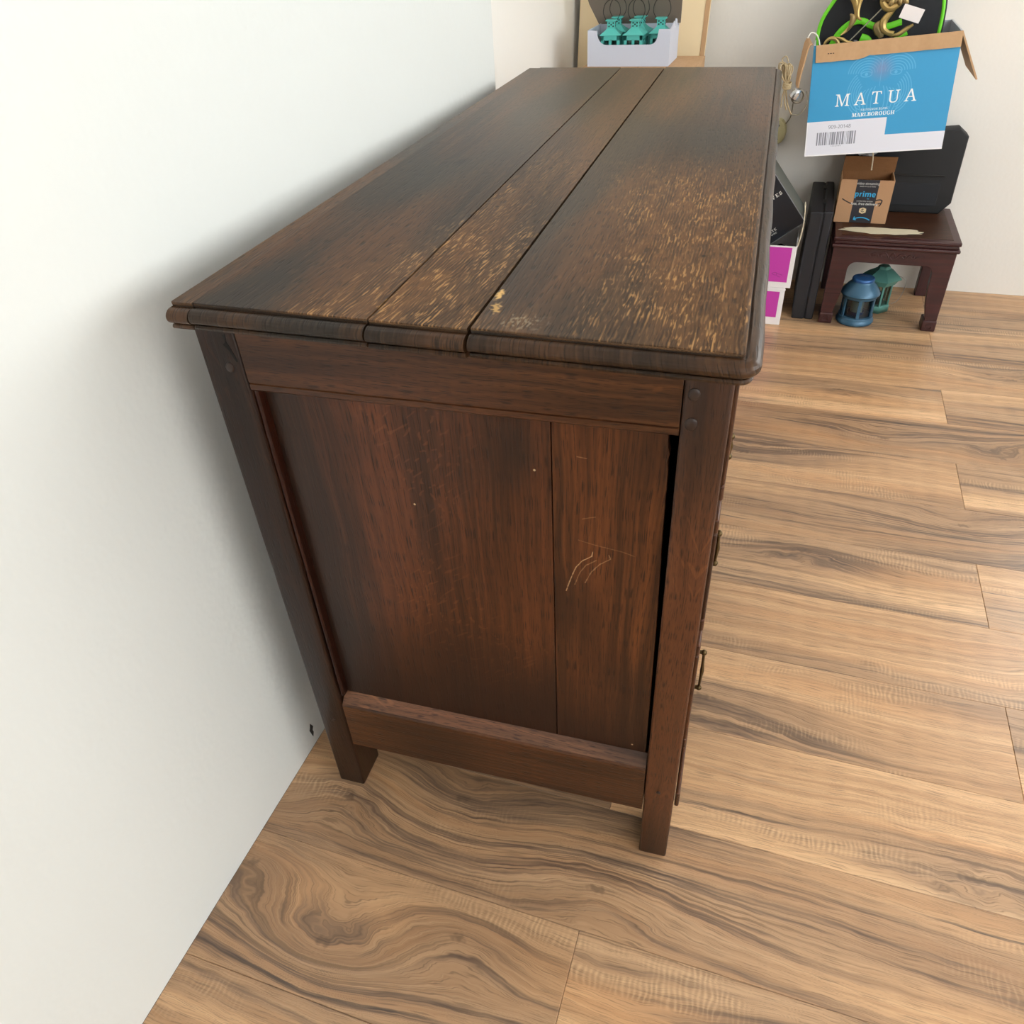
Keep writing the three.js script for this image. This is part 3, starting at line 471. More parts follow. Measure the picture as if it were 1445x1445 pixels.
// blue wine carton
{
  const W = 0.37, H = 0.29, D = 0.255, t = 0.004;
  const b = thing('wine_carton', 'open blue wine carton with white lettering, a barcode and a folded-down brown flap', 'carton', [0.657, 0.501, -2.05]);
  b.rotation.z = 0.085;
  const face = canvasTex(1480, 1160, (c, w, h) => {
    const m = 4000, X = u => u * m, Y = v => h - v * m;
    c.fillStyle = '#3da0d6'; c.fillRect(0, 0, w, h);
    const cx = X(0.183), cy = Y(0.205); c.lineCap = 'round';
    // faint tattooed face: curved bands, spirals, eyes
    c.strokeStyle = 'rgba(120,196,236,0.55)'; c.lineWidth = 9;
    for (let s = -1; s <= 1; s += 2) {
      for (let k = 0; k < 6; k++) { c.beginPath(); c.ellipse(cx + s * 150, cy - 20, 60 + k * 26, 44 + k * 26, 0, Math.PI * 1.02, Math.PI * 1.98); c.stroke(); }
      for (let k = 0; k < 6; k++) { c.beginPath(); c.ellipse(cx + s * 140, cy + 180, 70 + k * 24, 90 + k * 28, 0, s > 0 ? -0.9 : 1.9, s > 0 ? 1.2 : 4.1); c.stroke(); }
      for (let k = 0; k < 5; k++) { c.beginPath(); c.moveTo(cx + s * (40 + k * 34), cy + 120 + k * 10); c.quadraticCurveTo(cx + s * (90 + k * 50), cy + 240, cx + s * (50 + k * 30), cy + 420); c.stroke(); }
      c.beginPath(); c.ellipse(cx + s * 150, cy - 10, 56, 26, 0, 0, 6.29); c.stroke(); c.beginPath(); c.arc(cx + s * 150, cy - 10, 16, 0, 6.29); c.fillStyle = 'rgba(120,196,236,0.6)'; c.fill();
    }
    const g = c.createRadialGradient(cx, cy - 60, 20, cx, cy - 60, 150); g.addColorStop(0, 'rgba(124,150,196,0.9)'); g.addColorStop(1, 'rgba(124,150,196,0)'); c.fillStyle = g; c.fillRect(cx - 180, cy - 230, 360, 340);
    c.beginPath(); c.moveTo(cx, cy - 160); c.lineTo(cx, cy + 120); c.lineWidth = 5; c.stroke();
    c.fillStyle = '#f6f9fc'; c.font = '176px serif'; c.textAlign = 'left'; c.textBaseline = 'alphabetic';
    'MATUA'.split('').forEach((ch, i) => c.fillText(ch, X([0.070, 0.122, 0.166, 0.208, 0.252][i]), Y(0.131)));
    c.font = '30px serif'; c.textAlign = 'center'; c.fillText('SAUVIGNON BLANC', X(0.178), Y(0.115)); c.font = 'bold 54px serif'; c.fillText('MARLBOROUGH', X(0.176), Y(0.1005));
    c.fillStyle = '#e6e9f6'; c.fillRect(0, Y(0.094), X(0.214), h); c.fillRect(0, Y(0.048), w, h);
    c.fillStyle = '#7d8292'; c.font = '52px sans-serif'; c.fillText('909-20148', X(0.09), Y(0.073));
    let x = X(0.03), k = 3; while (x < X(0.136)) { k = (k * 7 + 3) % 11; const bw = 4 + (k % 4) * 5; c.fillStyle = '#8a8e9c'; c.fillRect(x, Y(0.064), bw, X(0.035)); x += bw + 5 + (k % 3) * 4; }
    c.font = '18px sans-serif'; c.fillText('9 414 20148 0', X(0.085), Y(0.024));
    c.fillStyle = '#f3f4fa'; c.fillRect(0, h - 14, w, 14); c.fillRect(0, Y(0.094), 12, h);
  });
  const fm = std(0xffffff, 0.5, { map: face });
  const fg = new THREE.BoxGeometry(W, H, t); fg.translate(W / 2, H / 2, -t / 2); mesh('front_wall', fg, fm, b);
  const side = std(new THREE.Color(0.50, 0.53, 0.58), 0.6);
  mesh('side_wall', box(0, t, 0, H, -D, -t), side, b); mesh('side_wall', box(W - t, W, 0, H, -D, -t), side, b); mesh('back_wall', box(t, W - t, 0, H, -D, -D + t), side, b); mesh('bottom', box(t, W - t, 0, t, -D + t, -t), card, b);
  mesh('edge_stripe', box(-0.0004, 0.0005, 0.11, H - 0.001, -0.02, 0.0004), std(0x2f6f96, 0.5), b);
  // front flap folded down, its lower edge torn
  const e = [[0.006, 0], [W, 0.004]]; const lo = []; for (let i = 0; i <= 26; i++) { const u = mix(W, 0.008, i / 26); lo.push([u, -0.043 + (u > 0.14 ? 0.006 : 0) + 0.0014 * noise(u * 90, 3) + (Math.abs(u - 0.14) < 0.012 ? 0.004 * Math.sin(u * 900) : 0)]); }
  const fp = new THREE.ExtrudeGeometry(poly([[0.006, 0], [W, 0], ...lo]), { depth: 0.003, bevelEnabled: false }); fp.rotateX(-0.05); fp.translate(0, H + 0.001, 0.0015); const flap = mesh('flap', fp, card, b); flap.userData = { label: 'torn brown inside of the folded-down front flap' };
  mesh('flap_print', [0, 1, 2].map(i => box(0.038 + i * 0.0065, 0.042 + i * 0.0065, H - 0.0225, H - 0.0205, 0.0058, 0.0063)), std(0x3a3028, 0.8), flap);
  // left flap folded out and hanging down beside the box
  mesh('flap', sheet((u, v) => { const k = v * 0.115, bend = Math.min(1, v * 2.2); return [-0.004 - u * 0.014 * (1 - 0.4 * v) - k * (0.38 - 0.13 * bend) - 0.006 * Math.sin(v * 3), H + 0.004 + 0.012 * Math.sin(Math.min(1, v * 3) * Math.PI) - k * 0.95, -0.004 - u * 0.15 * (1 - 0.4 * v)]; }, 2, 10, 0.004), card, b);
  { const g = box(0, 0.004, 0, 0.13, -D + 0.01, -0.01); g.rotateZ(-2.7); g.translate(W + 0.002, H - 0.002, 0); mesh('flap', g, card, b); }
}
// black holdall carrying it
{
  const g = new THREE.ExtrudeGeometry(poly([[0.02, 0], [0.30, 0], [0.325, 0.03], [0.322, 0.22], [0.30, 0.237], [0.02, 0.212], [0, 0.20], [0, 0.02]]), { depth: 0.055, bevelEnabled: true, bevelSize: 0.008, bevelThickness: 0.008, bevelSegments: 3 });
  g.translate(0.797, 0.293, -2.335); const o = thing('black_bag', 'plain black soft bag behind the brown parcel box, under the blue wine carton', 'bag');
  const blk = std(0x17181b, 0.7); mesh('body', toCreasedNormals(g, 0.5), blk, o);
  mesh('zip', box(0.83, 1.09, 0.40, 0.406, -2.276, -2.270, 0.002), std(0x0b0b0c, 0.4), o);
  mesh('pocket', box(0.935, 1.085, 0.31, 0.38, -2.276, -2.270, 0.004), std(0x1d2026, 0.75), o);
}
{ // crumpled clear bag and cord between them
  const g = new THREE.IcosahedronGeometry(0.028, 3), p = g.attributes.position; for (let i = 0; i < p.count; i++) { const k = 1 + 0.35 * noise(p.getX(i) * 60 + 3, p.getY(i) * 60 + p.getZ(i) * 50); p.setXYZ(i, p.getX(i) * k * 1.1, p.getY(i) * k, p.getZ(i) * k * 0.45); }
  g.computeVertexNormals(); g.translate(0.845, 0.487, -2.248); single('plastic_wrapping', toCreasedNormals(g, 0.3), std(0x9a9fa6, 0.3), 'crumpled grey plastic wrapping peeking out above the brown parcel box', 'wrapping');
  single('string', tube([[0.842, 0.535, -2.215], [0.853, 0.505, -2.213], [0.862, 0.47, -2.21], [0.866, 0.43, -2.208]], 0.0022, 12, 6), std(0xe6dcc0, 0.8), 'short cream string hanging under the blue wine carton', 'string');
}
// low carved table
const rosewood = (() => { const [c, b] = textures(512, 512, (x, y, o) => { const t = 0.5 + 0.4 * noise(x * 3, y * 40) + 0.2 * noise(x * 8, y * 120); o[0] = mix(46, 74, t); o[1] = mix(22, 34, t); o[2] = mix(24, 34, t); o[3] = 128 + 60 * noise(x * 8, y * 120); }); return std(0xffffff, 0.38, { map: c, bumpMap: b, bumpScale: 0.0003 }); })();
{
  const x0 = 0.786, x1 = 1.145, zf = -2.0, zb = -2.345, h = 0.285, t = thing('low_table', 'low dark reddish wooden table with a carved apron, carrying the brown parcel box', 'table');
  const dust = std(0x7a6a5c, 0.6);
  mesh('table_top', [box(x0, x1, h - 0.012, h, zb, zf, 0.004), box(x0 + 0.004, x1 - 0.004, h - 0.022, h - 0.012, zb + 0.004, zf - 0.004, 0.003), box(x0 - 0.002, x1 + 0.002, h - 0.033, h - 0.022, zb - 0.002, zf + 0.002, 0.005)].map(g => grain(g, 'x', 0.4, 0.4)), rosewood, t);
  mesh('top_panel', grain(box(x0 + 0.022, x1 - 0.022, h - 0.001, h + 0.0012, zb + 0.022, zf - 0.022, 0.0008), 'x', 0.4, 0.4), oakMat(stileC, stileB, 0xc8c0b8, 0.45), t);
  // front apron and the two front legs with a round-cornered opening
  const o = new THREE.Shape(), wl = 0.044, a = x0 + 0.006, b = x1 - 0.006, top = h - 0.033, ob = 0.208;
  o.moveTo(a, 0.0); o.lineTo(a + 0.036, 0); o.lineTo(a + 0.036, 0.034); o.lineTo(a + wl - 0.012, 0.036); o.bezierCurveTo(a + wl - 0.004, 0.07, a + wl + 0.004, 0.10, a + wl + 0.006, 0.15); o.lineTo(a + wl + 0.006, ob - 0.026); o.bezierCurveTo(a + wl + 0.008, ob - 0.008, a + wl + 0.018, ob, a + wl + 0.034, ob);
  o.lineTo(b - wl - 0.034, ob); o.bezierCurveTo(b - wl - 0.018, ob, b - wl - 0.008, ob - 0.008, b - wl - 0.006, ob - 0.026); o.lineTo(b - wl - 0.006, 0.15); o.bezierCurveTo(b - wl - 0.004, 0.10, b - wl + 0.004, 0.07, b - wl + 0.012, 0.036); o.lineTo(b - 0.036, 0.034); o.lineTo(b - 0.036, 0); o.lineTo(b, 0); o.lineTo(b, top); o.lineTo(a, top);
  const ext = (sh, d) => new THREE.ExtrudeGeometry(sh, { depth: d, bevelEnabled: true, bevelSize: 0.0012, bevelThickness: 0.0012, bevelSegments: 1, curveSegments: 10 });
  const ap = ext(o, 0.026); ap.translate(0, 0, zf - 0.036); mesh('apron', grain(ap, 'x', 0.4, 0.4), rosewood, t);
  for (const lx of [a, b - 0.036]) {
    mesh('foot', grain(box(lx - 0.003, lx + 0.039, 0, 0.035, zf - 0.062, zf - 0.004, 0.004), 'x', 0.4, 0.4), rosewood, t);
    const f = new THREE.TorusGeometry(0.009, 0.0016, 6, 14); f.scale(1, 0.8, 1); f.translate(lx + 0.018, 0.017, zf - 0.0035); mesh('foot_carving', f, rosewood, t);
    mesh('leg', grain(box(lx, lx + 0.04, 0, top, zb + 0.006, zb + 0.046, 0.003), 'y', 0.4, 0.4), rosewood, t);
  }
  for (const lx of [a, b - 0.02]) mesh('side_apron', grain(box(lx, lx + 0.02, 0.20, top, zb + 0.046, zf - 0.036, 0.002), 'z', 0.4, 0.4), rosewood, t);
  mesh('joint_line', box(a - 0.0006, a + wl + 0.004, 0.1005, 0.1022, zf - 0.0095, zf - 0.0084), std(0x1a0c0e, 0.8), t);
  // carved scrolls on the apron
  const cv = [], cx = (x0 + x1) / 2, cy = 0.233;
  for (const s of [-1, 1]) {
    cv.push(tube([[cx + s * 0.010, cy - 0.008, 0], [cx + s * 0.022, cy + 0.007, 0], [cx + s * 0.036, cy + 0.002, 0], [cx + s * 0.032, cy - 0.006, 0], [cx + s * 0.026, cy - 0.002, 0]], 0.0021, 18, 6));
    cv.push(tube([[cx + s * 0.038, cy - 0.008, 0], [cx + s * 0.048, cy + 0.006, 0], [cx + s * 0.06, cy + 0.003, 0], [cx + s * 0.057, cy - 0.005, 0], [cx + s * 0.050, cy - 0.001, 0]], 0.0019, 18, 6));
    cv.push(tube([[cx + s * 0.062, cy - 0.006, 0], [cx + s * 0.074, cy + 0.002, 0], [cx + s * 0.088, cy + 0.001, 0]], 0.0017, 12, 6));
  }
  cv.push(tube([[cx - 0.008, cy - 0.005, 0], [cx, cy + 0.009, 0], [cx + 0.008, cy - 0.005, 0], [cx, cy - 0.011, 0], [cx - 0.008, cy - 0.005, 0]], 0.002, 18, 6));
  for (const g of cv) g.translate(0, 0, zf - 0.0088); mesh('carving', cv, rosewood, t);
}
// papers on the table
{
  const pts = []; for (let i = 0; i < 34; i++) { const a = i / 34 * 6.2832, k = 1 + 0.30 * noise(Math.cos(a) * 2.2 + 4, Math.sin(a) * 2.2 + 1) + 0.12 * noise(Math.cos(a) * 7, Math.sin(a) * 7 + 3); pts.push([0.115 * k * Math.cos(a), 0.030 * k * Math.sin(a)]); }
  let g = new THREE.ExtrudeGeometry(poly(pts), { depth: 0.0008, bevelEnabled: false }); g.rotateX(-Math.PI / 2); g.translate(0.925, 0.2866, -2.072);
  single('newspaper', g, std(0xcfc6ac, 0.8), 'crumpled cream newspaper sheet on the low table in front of the parcel box', 'paper');
}
// brown parcel box
{
  const x0 = 0.781, x1 = 0.936, y0 = 0.287, y1 = 0.417, zf = -2.142, zb = -2.245, t = 0.003, w = x1 - x0, h = y1 - y0;
  const b = thing('parcel_box', 'small open brown parcel box with black printed tape, standing on the low table', 'box');
  const face = canvasTex(1240, 1040, (c, W, H) => {
    c.fillStyle = '#b98f6a'; c.fillRect(0, 0, W, H);
    for (let i = 0; i < 900; i++) { c.fillStyle = `rgba(${i % 2 ? '90,60,36' : '220,180,140'},0.05)`; c.fillRect((i * 397) % W, (i * 211) % H, 40 + (i % 30), 3); }
    c.strokeStyle = '#2a2326'; c.lineCap = 'round'; c.lineWidth = 26;                // smile
    c.beginPath(); c.moveTo(110, 470); c.quadraticCurveTo(560, 740, 1010, 540); c.stroke();
    c.lineWidth = 30; c.beginPath(); c.moveTo(900, 480); c.quadraticCurveTo(1000, 440, 1040, 480); c.quadraticCurveTo(1045, 540, 1000, 610); c.stroke();
    c.fillStyle = '#2b2930'; c.fillRect(375, 0, 520, H);
    c.textAlign = 'center'; c.fillStyle = '#d8d8d4'; c.font = '74px sans-serif'; c.fillText('video streaming', 640, 110); c.font = '40px sans-serif'; c.fillText('watch on us at home', 640, 165);
    c.fillStyle = '#35a9dc'; c.font = 'bold 175px sans-serif'; c.fillText('prime', 620, 400); c.fillRect(680, 440, 50, 14);
    c.fillStyle = '#d8d8d4'; c.font = '40px sans-serif'; c.fillText('membership includes', 640, 520); c.font = 'bold 74px sans-serif'; c.fillText('fast, free delivery', 645, 600);
    c.fillStyle = '#e0c9a0'; c.beginPath(); c.moveTo(560, 690); c.lineTo(640, 660); c.lineTo(720, 690); c.lineTo(720, 780); c.lineTo(640, 815); c.lineTo(560, 780); c.fill();
    c.strokeStyle = '#2b2930'; c.lineWidth = 12; c.beginPath(); c.arc(640, 735, 36, 0.5, 5.2); c.stroke(); c.beginPath(); c.moveTo(640, 690); c.lineTo(640, 770); c.stroke();
    c.strokeStyle = '#35a9dc'; c.lineWidth = 24; c.beginPath(); c.moveTo(480, 950); c.quadraticCurveTo(650, 860, 840, 960); c.stroke(); c.beginPath(); c.moveTo(480, 900); c.lineTo(470, 960); c.lineTo(520, 970); c.stroke();
  });
  const fg = new THREE.BoxGeometry(w, h, t); fg.translate((x0 + x1) / 2, (y0 + y1) / 2, zf - t / 2); mesh('front_wall', fg, std(0xffffff, 0.7, { map: face }), b);
  mesh('side_wall', box(x0, x0 + t, y0, y1, zb, zf - t), card, b); mesh('side_wall', box(x1 - t, x1, y0, y1, zb, zf - t), card, b);
  mesh('back_wall', box(x0 + t, x1 - t, y0, y1, zb, zb + t), cardDark, b); mesh('bottom', box(x0 + t, x1 - t, y0, y0 + t, zb + t, zf - t), card, b);
  const fl = box(x0 + 0.002, x1 + 0.002, 0, 0.046, 0, t); fl.rotateX(0.10); fl.translate(0, y1, zb); mesh('flap', fl, cardDark, b);
  const tri = new THREE.ExtrudeGeometry(poly([[0, 0], [0.03, 0], [0.015, 0.036]]), { depth: 0.0006, bevelEnabled: false }); tri.rotateY(-Math.PI / 2); tri.translate(x0 - 0.0001, y0 + 0.075, zf - 0.045); mesh('printed_mark', tri, std(0x231f1d, 0.8), b);
}
// lanterns under the table
{
  const blue = std(new THREE.Color(0.045, 0.125, 0.21), 0.36, { metalness: 0.25 }), blueCap = std(new THREE.Color(0.03, 0.11, 0.30), 0.3, { metalness: 0.3 });
  const l = thing('blue_lantern', 'round blue metal lantern with stepped cap, on the floor before the low table', 'lantern', [0.902, 0, -2.046]);
  mesh('base', lathe([[0.001, 0], [0.056, 0], [0.0585, 0.004], [0.0585, 0.010], [0.055, 0.014], [0.0535, 0.020], [0.0535, 0.026], [0.001, 0.026]]), blue, l);
  mesh('rim', lathe([[0.048, 0.086], [0.0535, 0.086], [0.0545, 0.094], [0.052, 0.098], [0.048, 0.098], [0.048, 0.086]]), blue, l);
  for (let k = 0; k < 6; k++) { const g = box(-0.0052, 0.0052, 0.024, 0.088, 0.0475, 0.0525, 0.0012); g.rotateY(k * Math.PI / 3 + 0.06); mesh('post', g, blue, l); }
  mesh('glass', lathe([[0.0462, 0.026], [0.0462, 0.088]], 36), new THREE.MeshPhysicalMaterial({ color: 0x93a8b2, transmission: 1, thickness: 0, roughness: 0.12 }), l);
  mesh('roof', lathe([[0.048, 0.096], [0.0600, 0.096], [0.0605, 0.0995], [0.056, 0.108], [0.046, 0.122], [0.036, 0.133], [0.0335, 0.136], [0.0335, 0.139], [0.001, 0.139]], 48), blue, l);
  mesh('cap', lathe([[0.0335, 0.137], [0.0345, 0.141], [0.033, 0.1465], [0.029, 0.148], [0.026, 0.1465], [0.018, 0.1475], [0.001, 0.150]], 40), blueCap, l);
  mesh('candle', lathe([[0.001, 0.026], [0.019, 0.026], [0.019, 0.068], [0.017, 0.070], [0.001, 0.068]], 24), candleMat, l);
  mesh('candle_holder', lathe([[0.024, 0.026], [0.026, 0.036], [0.0235, 0.036], [0.0225, 0.027]], 24), blueCap, l);
  const gr = std(new THREE.Color(0.12, 0.34, 0.30), 0.4, { metalness: 0.15 });
  const t = thing('green_lantern', 'pale sea-green metal lantern under the low table, half hidden behind the blue lantern', 'lantern', [0.968, 0, -2.155], 0.25);
  mesh('base', lathe([[0.001, 0], [0.043, 0], [0.043, 0.022], [0.039, 0.024], [0.001, 0.024]], 6), gr, t);
  for (let k = 0; k < 6; k++) { const g = box(-0.0035, 0.0035, 0.02, 0.098, 0.035, 0.040, 0.001); g.rotateY(k * Math.PI / 3); mesh('post', g, gr, t); }
  mesh('collar', toCreasedNormals(lathe([[0.033, 0.092], [0.044, 0.092], [0.056, 0.112], [0.033, 0.112]], 6).toNonIndexed(), 0.4), gr, t);
  mesh('roof', toCreasedNormals(lathe([[0.03, 0.111], [0.0615, 0.111], [0.062, 0.114], [0.046, 0.128], [0.022, 0.142], [0.018, 0.150], [0.001, 0.152]], 6).toNonIndexed(), 0.3), gr, t);
  mesh('glass', lathe([[0.0345, 0.024], [0.0345, 0.095]], 6), new THREE.MeshPhysicalMaterial({ color: 0xc2ccc8, transmission: 1, thickness: 0, roughness: 0.15 }), t);
  mesh('candle', lathe([[0.001, 0.024], [0.02, 0.024], [0.02, 0.05], [0.001, 0.05]], 20), std(0x3a3d3a, 0.7), t);
  mesh('handle', tube([[0.052, 0.116, 0.006], [0.074, 0.104, 0.012], [0.072, 0.06, 0.016], [0.060, 0.034, 0.018], [0.044, 0.024, 0.016]], 0.0011, 22, 6), std(0x9a9a94, 0.4, { metalness: 0.6 }), t);
}
// black case
{
  const c = thing('black_case', 'slim black case in two halves, standing upright between magenta boxes and low table', 'case');
  const blk = std(0x1b1c22, 0.55), h = 0.350, zf = -2.02, zb = -2.362;
  mesh('shell', box(0.703, 0.7425, 0, h, zb, zf, 0.005), blk, c); const s = mesh('shell', box(0.7445, 0.771, 0, h + 0.002, zb, zf - 0.002, 0.005), std(0x1e2027, 0.5), c);
  mesh('seam', box(0.742, 0.745, 0.003, h - 0.002, zb + 0.004, zf - 0.005), std(0x08080a, 0.6), c);
  mesh('latch', box(0.738, 0.7495, h - 0.0045, h + 0.003, zf - 0.13, zf - 0.09, 0.0015), std(0x121216, 0.5), c);
  mesh('latch', box(0.738, 0.7495, h - 0.0045, h + 0.003, zb + 0.05, zb + 0.09, 0.0015), std(0x121216, 0.5), c);
}
// magenta and white boxes
const magenta = std(new THREE.Color(0.58, 0.05, 0.43), 0.5);
function bird(z, x, y, s) { return [tube([[x - 0.022 * s, y + 0.004 * s, z], [x - 0.008 * s, y + 0.008 * s, z], [x + 0.004 * s, y + 0.003 * s, z], [x + 0.02 * s, y - 0.001 * s, z]], 0.0009, 14, 5), tube([[x - 0.004 * s, y + 0.006 * s, z], [x, y - 0.006 * s, z], [x + 0.012 * s, y - 0.01 * s, z]], 0.0009, 12, 5), tube([[x - 0.022 * s, y + 0.004 * s, z], [x - 0.014 * s, y - 0.002 * s, z], [x - 0.002 * s, y - 0.002 * s, z]], 0.0009, 10, 5)]; }
{
  const lo = thing('shoe_box', 'lower of two stacked white boxes with magenta fronts, closed, standing on the floor', 'box');
  const z = -1.955; mesh('carton_body', box(0.41, 0.668, 0, 0.128, z - 0.25, z, 0.002), white, lo);
  mesh('magenta_panel', box(0.425, 0.653, 0.027, 0.114, z - 0.0005, z + 0.0006), magenta, lo); mesh('lid_edge', box(0.409, 0.6695, 0.1205, 0.1235, z - 0.001, z + 0.001), white, lo);
  const up = thing('shoe_box', 'upper of two stacked white boxes with magenta fronts, open with a raised cream flap', 'box'), t = 0.003, x0 = 0.415, x1 = 0.682, y0 = 0.129, y1 = 0.262;
  const p = mesh('front_wall', box(x0, x1, y0, y1, z - t, z + 0.001), white, up);
  mesh('side_wall', box(x0, x0 + t, y0, y1, z - 0.25, z - t), white, up); mesh('side_wall', box(x1 - t, x1, y0, y1, z - 0.25, z - t), white, up); mesh('back_wall', box(x0 + t, x1 - t, y0, y1, z - 0.25, z - 0.25 + t), white, up); mesh('bottom', box(x0 + t, x1 - t, y0, y0 + t, z - 0.25 + t, z - t), white, up);
  mesh('magenta_panel', box(x0 + 0.014, x1 - 0.014, y0 + 0.018, y1 - 0.004, z + 0.0005, z + 0.0016), magenta, up);
  mesh('bird_logo', bird(z + 0.0012, x1 - 0.046, y0 + 0.042, 0.8), std(new THREE.Color(0.30, 0.02, 0.22), 0.5), up);
  mesh('flap', sheet((u, v) => [0.683 + 0.010 * Math.sin(v * 1.9) - 0.004 * v * v * 2.4, y1 - 0.002 + v * 0.125, z - 0.008 - u * 0.055 * (1 - 0.3 * v)], 2, 12, 0.0025), std(0xe6dcc2, 0.7), up).userData = { label: 'cream curved flap' };
  const cl = new THREE.IcosahedronGeometry(1, 4), q = cl.attributes.position; for (let i = 0; i < q.count; i++) { const k = 1 + 0.22 * noise(q.getX(i) * 3 + 5, q.getY(i) * 3 + q.getZ(i) * 2.4); q.setXYZ(i, q.getX(i) * k * 0.036, q.getY(i) * k * 0.04, q.getZ(i) * k * 0.05); }
  cl.computeVertexNormals(); cl.translate(0.632, 0.18, z - 0.12); single('dark_cloth', toCreasedNormals(cl, 1), std(0x1a1517, 0.85), 'bundle of dark cloth filling the open upper magenta box', 'cloth');
}
// tilted black wine carton: front face in the plane z = -2.03
{
  const c = thing('black_carton', 'black carton with white lettering, tilted on its corner above the magenta boxes', 'carton', [0.693, 0.318, -2.025]);
  c.rotation.z = 0.68; c.rotation.y = 0.0;               // its lower right corner is the origin; +x runs left along the bottom
  const W = 0.25, H = 0.27, D = 0.13;
  const f = canvasTex(1080, 1200, (g, w, h) => { g.fillStyle = '#1b1e26'; g.fillRect(0, 0, w, h); g.fillStyle = '#f0efe8'; g.textAlign = 'right'; g.font = 'bold 66px serif'; const tx = 'NARRATIVES'; let x = w - 48; for (const ch of tx.split('').reverse()) { g.fillText(ch, x, h - 505); x -= g.measureText(ch).width + 12; }
    g.font = 'bold 150px serif'; g.fillText('D', w - 140, h - 860);
    g.font = 'bold 48px serif'; x = w - 350; for (const ch of 'WHITE'.split('').reverse()) { g.fillText(ch, x, h - 125); x -= g.measureText(ch).width + 6; } g.font = '30px serif'; g.fillText('WINE', w - 370, h - 84); });
  const fg = new THREE.BoxGeometry(W, H, 0.004); fg.translate(-W / 2, H / 2, -0.002); mesh('front_wall', fg, std(0xffffff, 0.4, { map: f }), c);
  const k = std(0x25282d, 0.35), edge = std(0x8d9096, 0.5);
  mesh('carton_body', box(-W, 0, 0, H, -D, -0.004, 0.002), k, c); mesh('lit_side', box(-0.0005, 0.0012, 0.002, H - 0.002, -D + 0.002, -0.005), std(0x6b6e68, 0.45), c);  // grey side: reflected light painted onto the black carton
  mesh('edge_wear', [box(-0.0015, 0.0005, 0.004, H, -0.0025, 0.0004), box(-W, -0.012, -0.0005, 0.0008, -0.002, 0.0004)], edge, c);
}
// twine-like flex with lamp holder, and its oval switch
{
  const beige = std(0xb9a683, 0.8), o = thing('cord_bundle', 'tied bundle of beige electric cord hanging beside the far corner of the chest', 'cord', [0.575, 0.70, -2.02]), P = [];
  for (let k = 0; k < 9; k++) { const a = (k / 9 - 0.5) * 2, d = 0.012 * Math.sin(k * 2.1); P.push(tube([[0, 0, d * 0.4], [a * 0.012 - 0.004, 0.018, d], [a * 0.021 - 0.006, 0.036 + 0.003 * Math.sin(k * 3), d], [a * 0.019 - 0.008, 0.05 + 0.004 * Math.cos(k * 2), d * 0.6], [a * 0.006 - 0.006, 0.047, -d], [a * 0.010, 0.02, -d * 0.8], [0.002, 0, -d * 0.3]], 0.0021, 30, 5)); }
  mesh('loops', P, beige, o);
  mesh('binding', [0, 1, 2, 3].map(k => { const g = new THREE.TorusGeometry(0.0105, 0.0022, 6, 18); g.rotateX(Math.PI / 2 + 0.2); g.translate(0.002, 0.003 - k * 0.004, 0); return g; }), beige, o);
  for (const g of [tube([[0.0, -0.008, 0], [0.006, -0.035, 0.003], [0.016, -0.062, 0.002], [0.026, -0.078, 0]], 0.002, 16, 5), tube([[-0.002, -0.008, 0.003], [0.001, -0.04, 0.004], [0.010, -0.066, 0.004]], 0.002, 14, 5), tube([[-0.012, 0.05, 0], [-0.022, 0.062, 0], [-0.012, 0.070, 0], [-0.004, 0.056, 0]], 0.0016, 16, 5), tube([[-0.003, -0.006, 0.002], [-0.006, -0.03, 0.002], [-0.006, -0.06, 0.004]], 0.0018, 10, 5)]) mesh('tail', g, beige, o);
  mesh('wire_loop', [tube([[0.026, -0.078, 0], [0.045, -0.079, -0.004], [0.058, -0.068, -0.006], [0.064, -0.04, -0.008], [0.058, -0.018, -0.006]], 0.0015, 20, 5)], std(0x86806f, 0.6), o);
  const h = mesh('lamp_holder', (() => { const g = lathe([[0.001, 0], [0.012, 0], [0.0135, 0.003], [0.0135, 0.018], [0.011, 0.020], [0.011, 0.027], [0.001, 0.027]], 24); g.rotateZ(-0.5); g.translate(0.022, -0.034, 0.012); return g; })(), std(0xc8cacc, 0.22, { metalness: 0.9 }), o); h.userData = { label: 'shiny chrome lamp holder' };
  const r = new THREE.TorusGeometry(0.0165, 0.0032, 8, 28); r.rotateY(0.3); r.translate(0.036, -0.030, 0.004); mesh('ring', r, std(0x6f675a, 0.35, { metalness: 0.5 }), o);
  const s = thing('cord_switch', 'cream oval plate with two screws on the back wall below the cord bundle', 'switch', [0.561, 0.505, -2.368]);
  const g = lathe([[0.001, 0.026], [0.60, 0.026], [0.86, 0.0235], [0.97, 0.018], [1, 0.012], [1, 0]].map(([r, y]) => [r < 0.01 ? 0.00001 : r, y]), 40); g.rotateX(Math.PI / 2); g.scale(0.029, 0.040, 1); mesh('plate', toCreasedNormals(g, 0.6), std(0xd2cb9c, 0.45), s);
  for (const y of [-0.021, 0.021]) { const c = new THREE.CylinderGeometry(0.0032, 0.0032, 0.002, 12); c.rotateX(Math.PI / 2); c.translate(0.002, y, 0.0262); mesh('screw', c, std(0x6a654e, 0.4, { metalness: 0.6 }), s); }
  mesh('lead', tube([[0.02, 0.02, 0.012], [0.034, 0.045, 0.02], [0.036, 0.09, 0.04]], 0.002, 16, 6), std(0x8f8a78, 0.6), s);
}
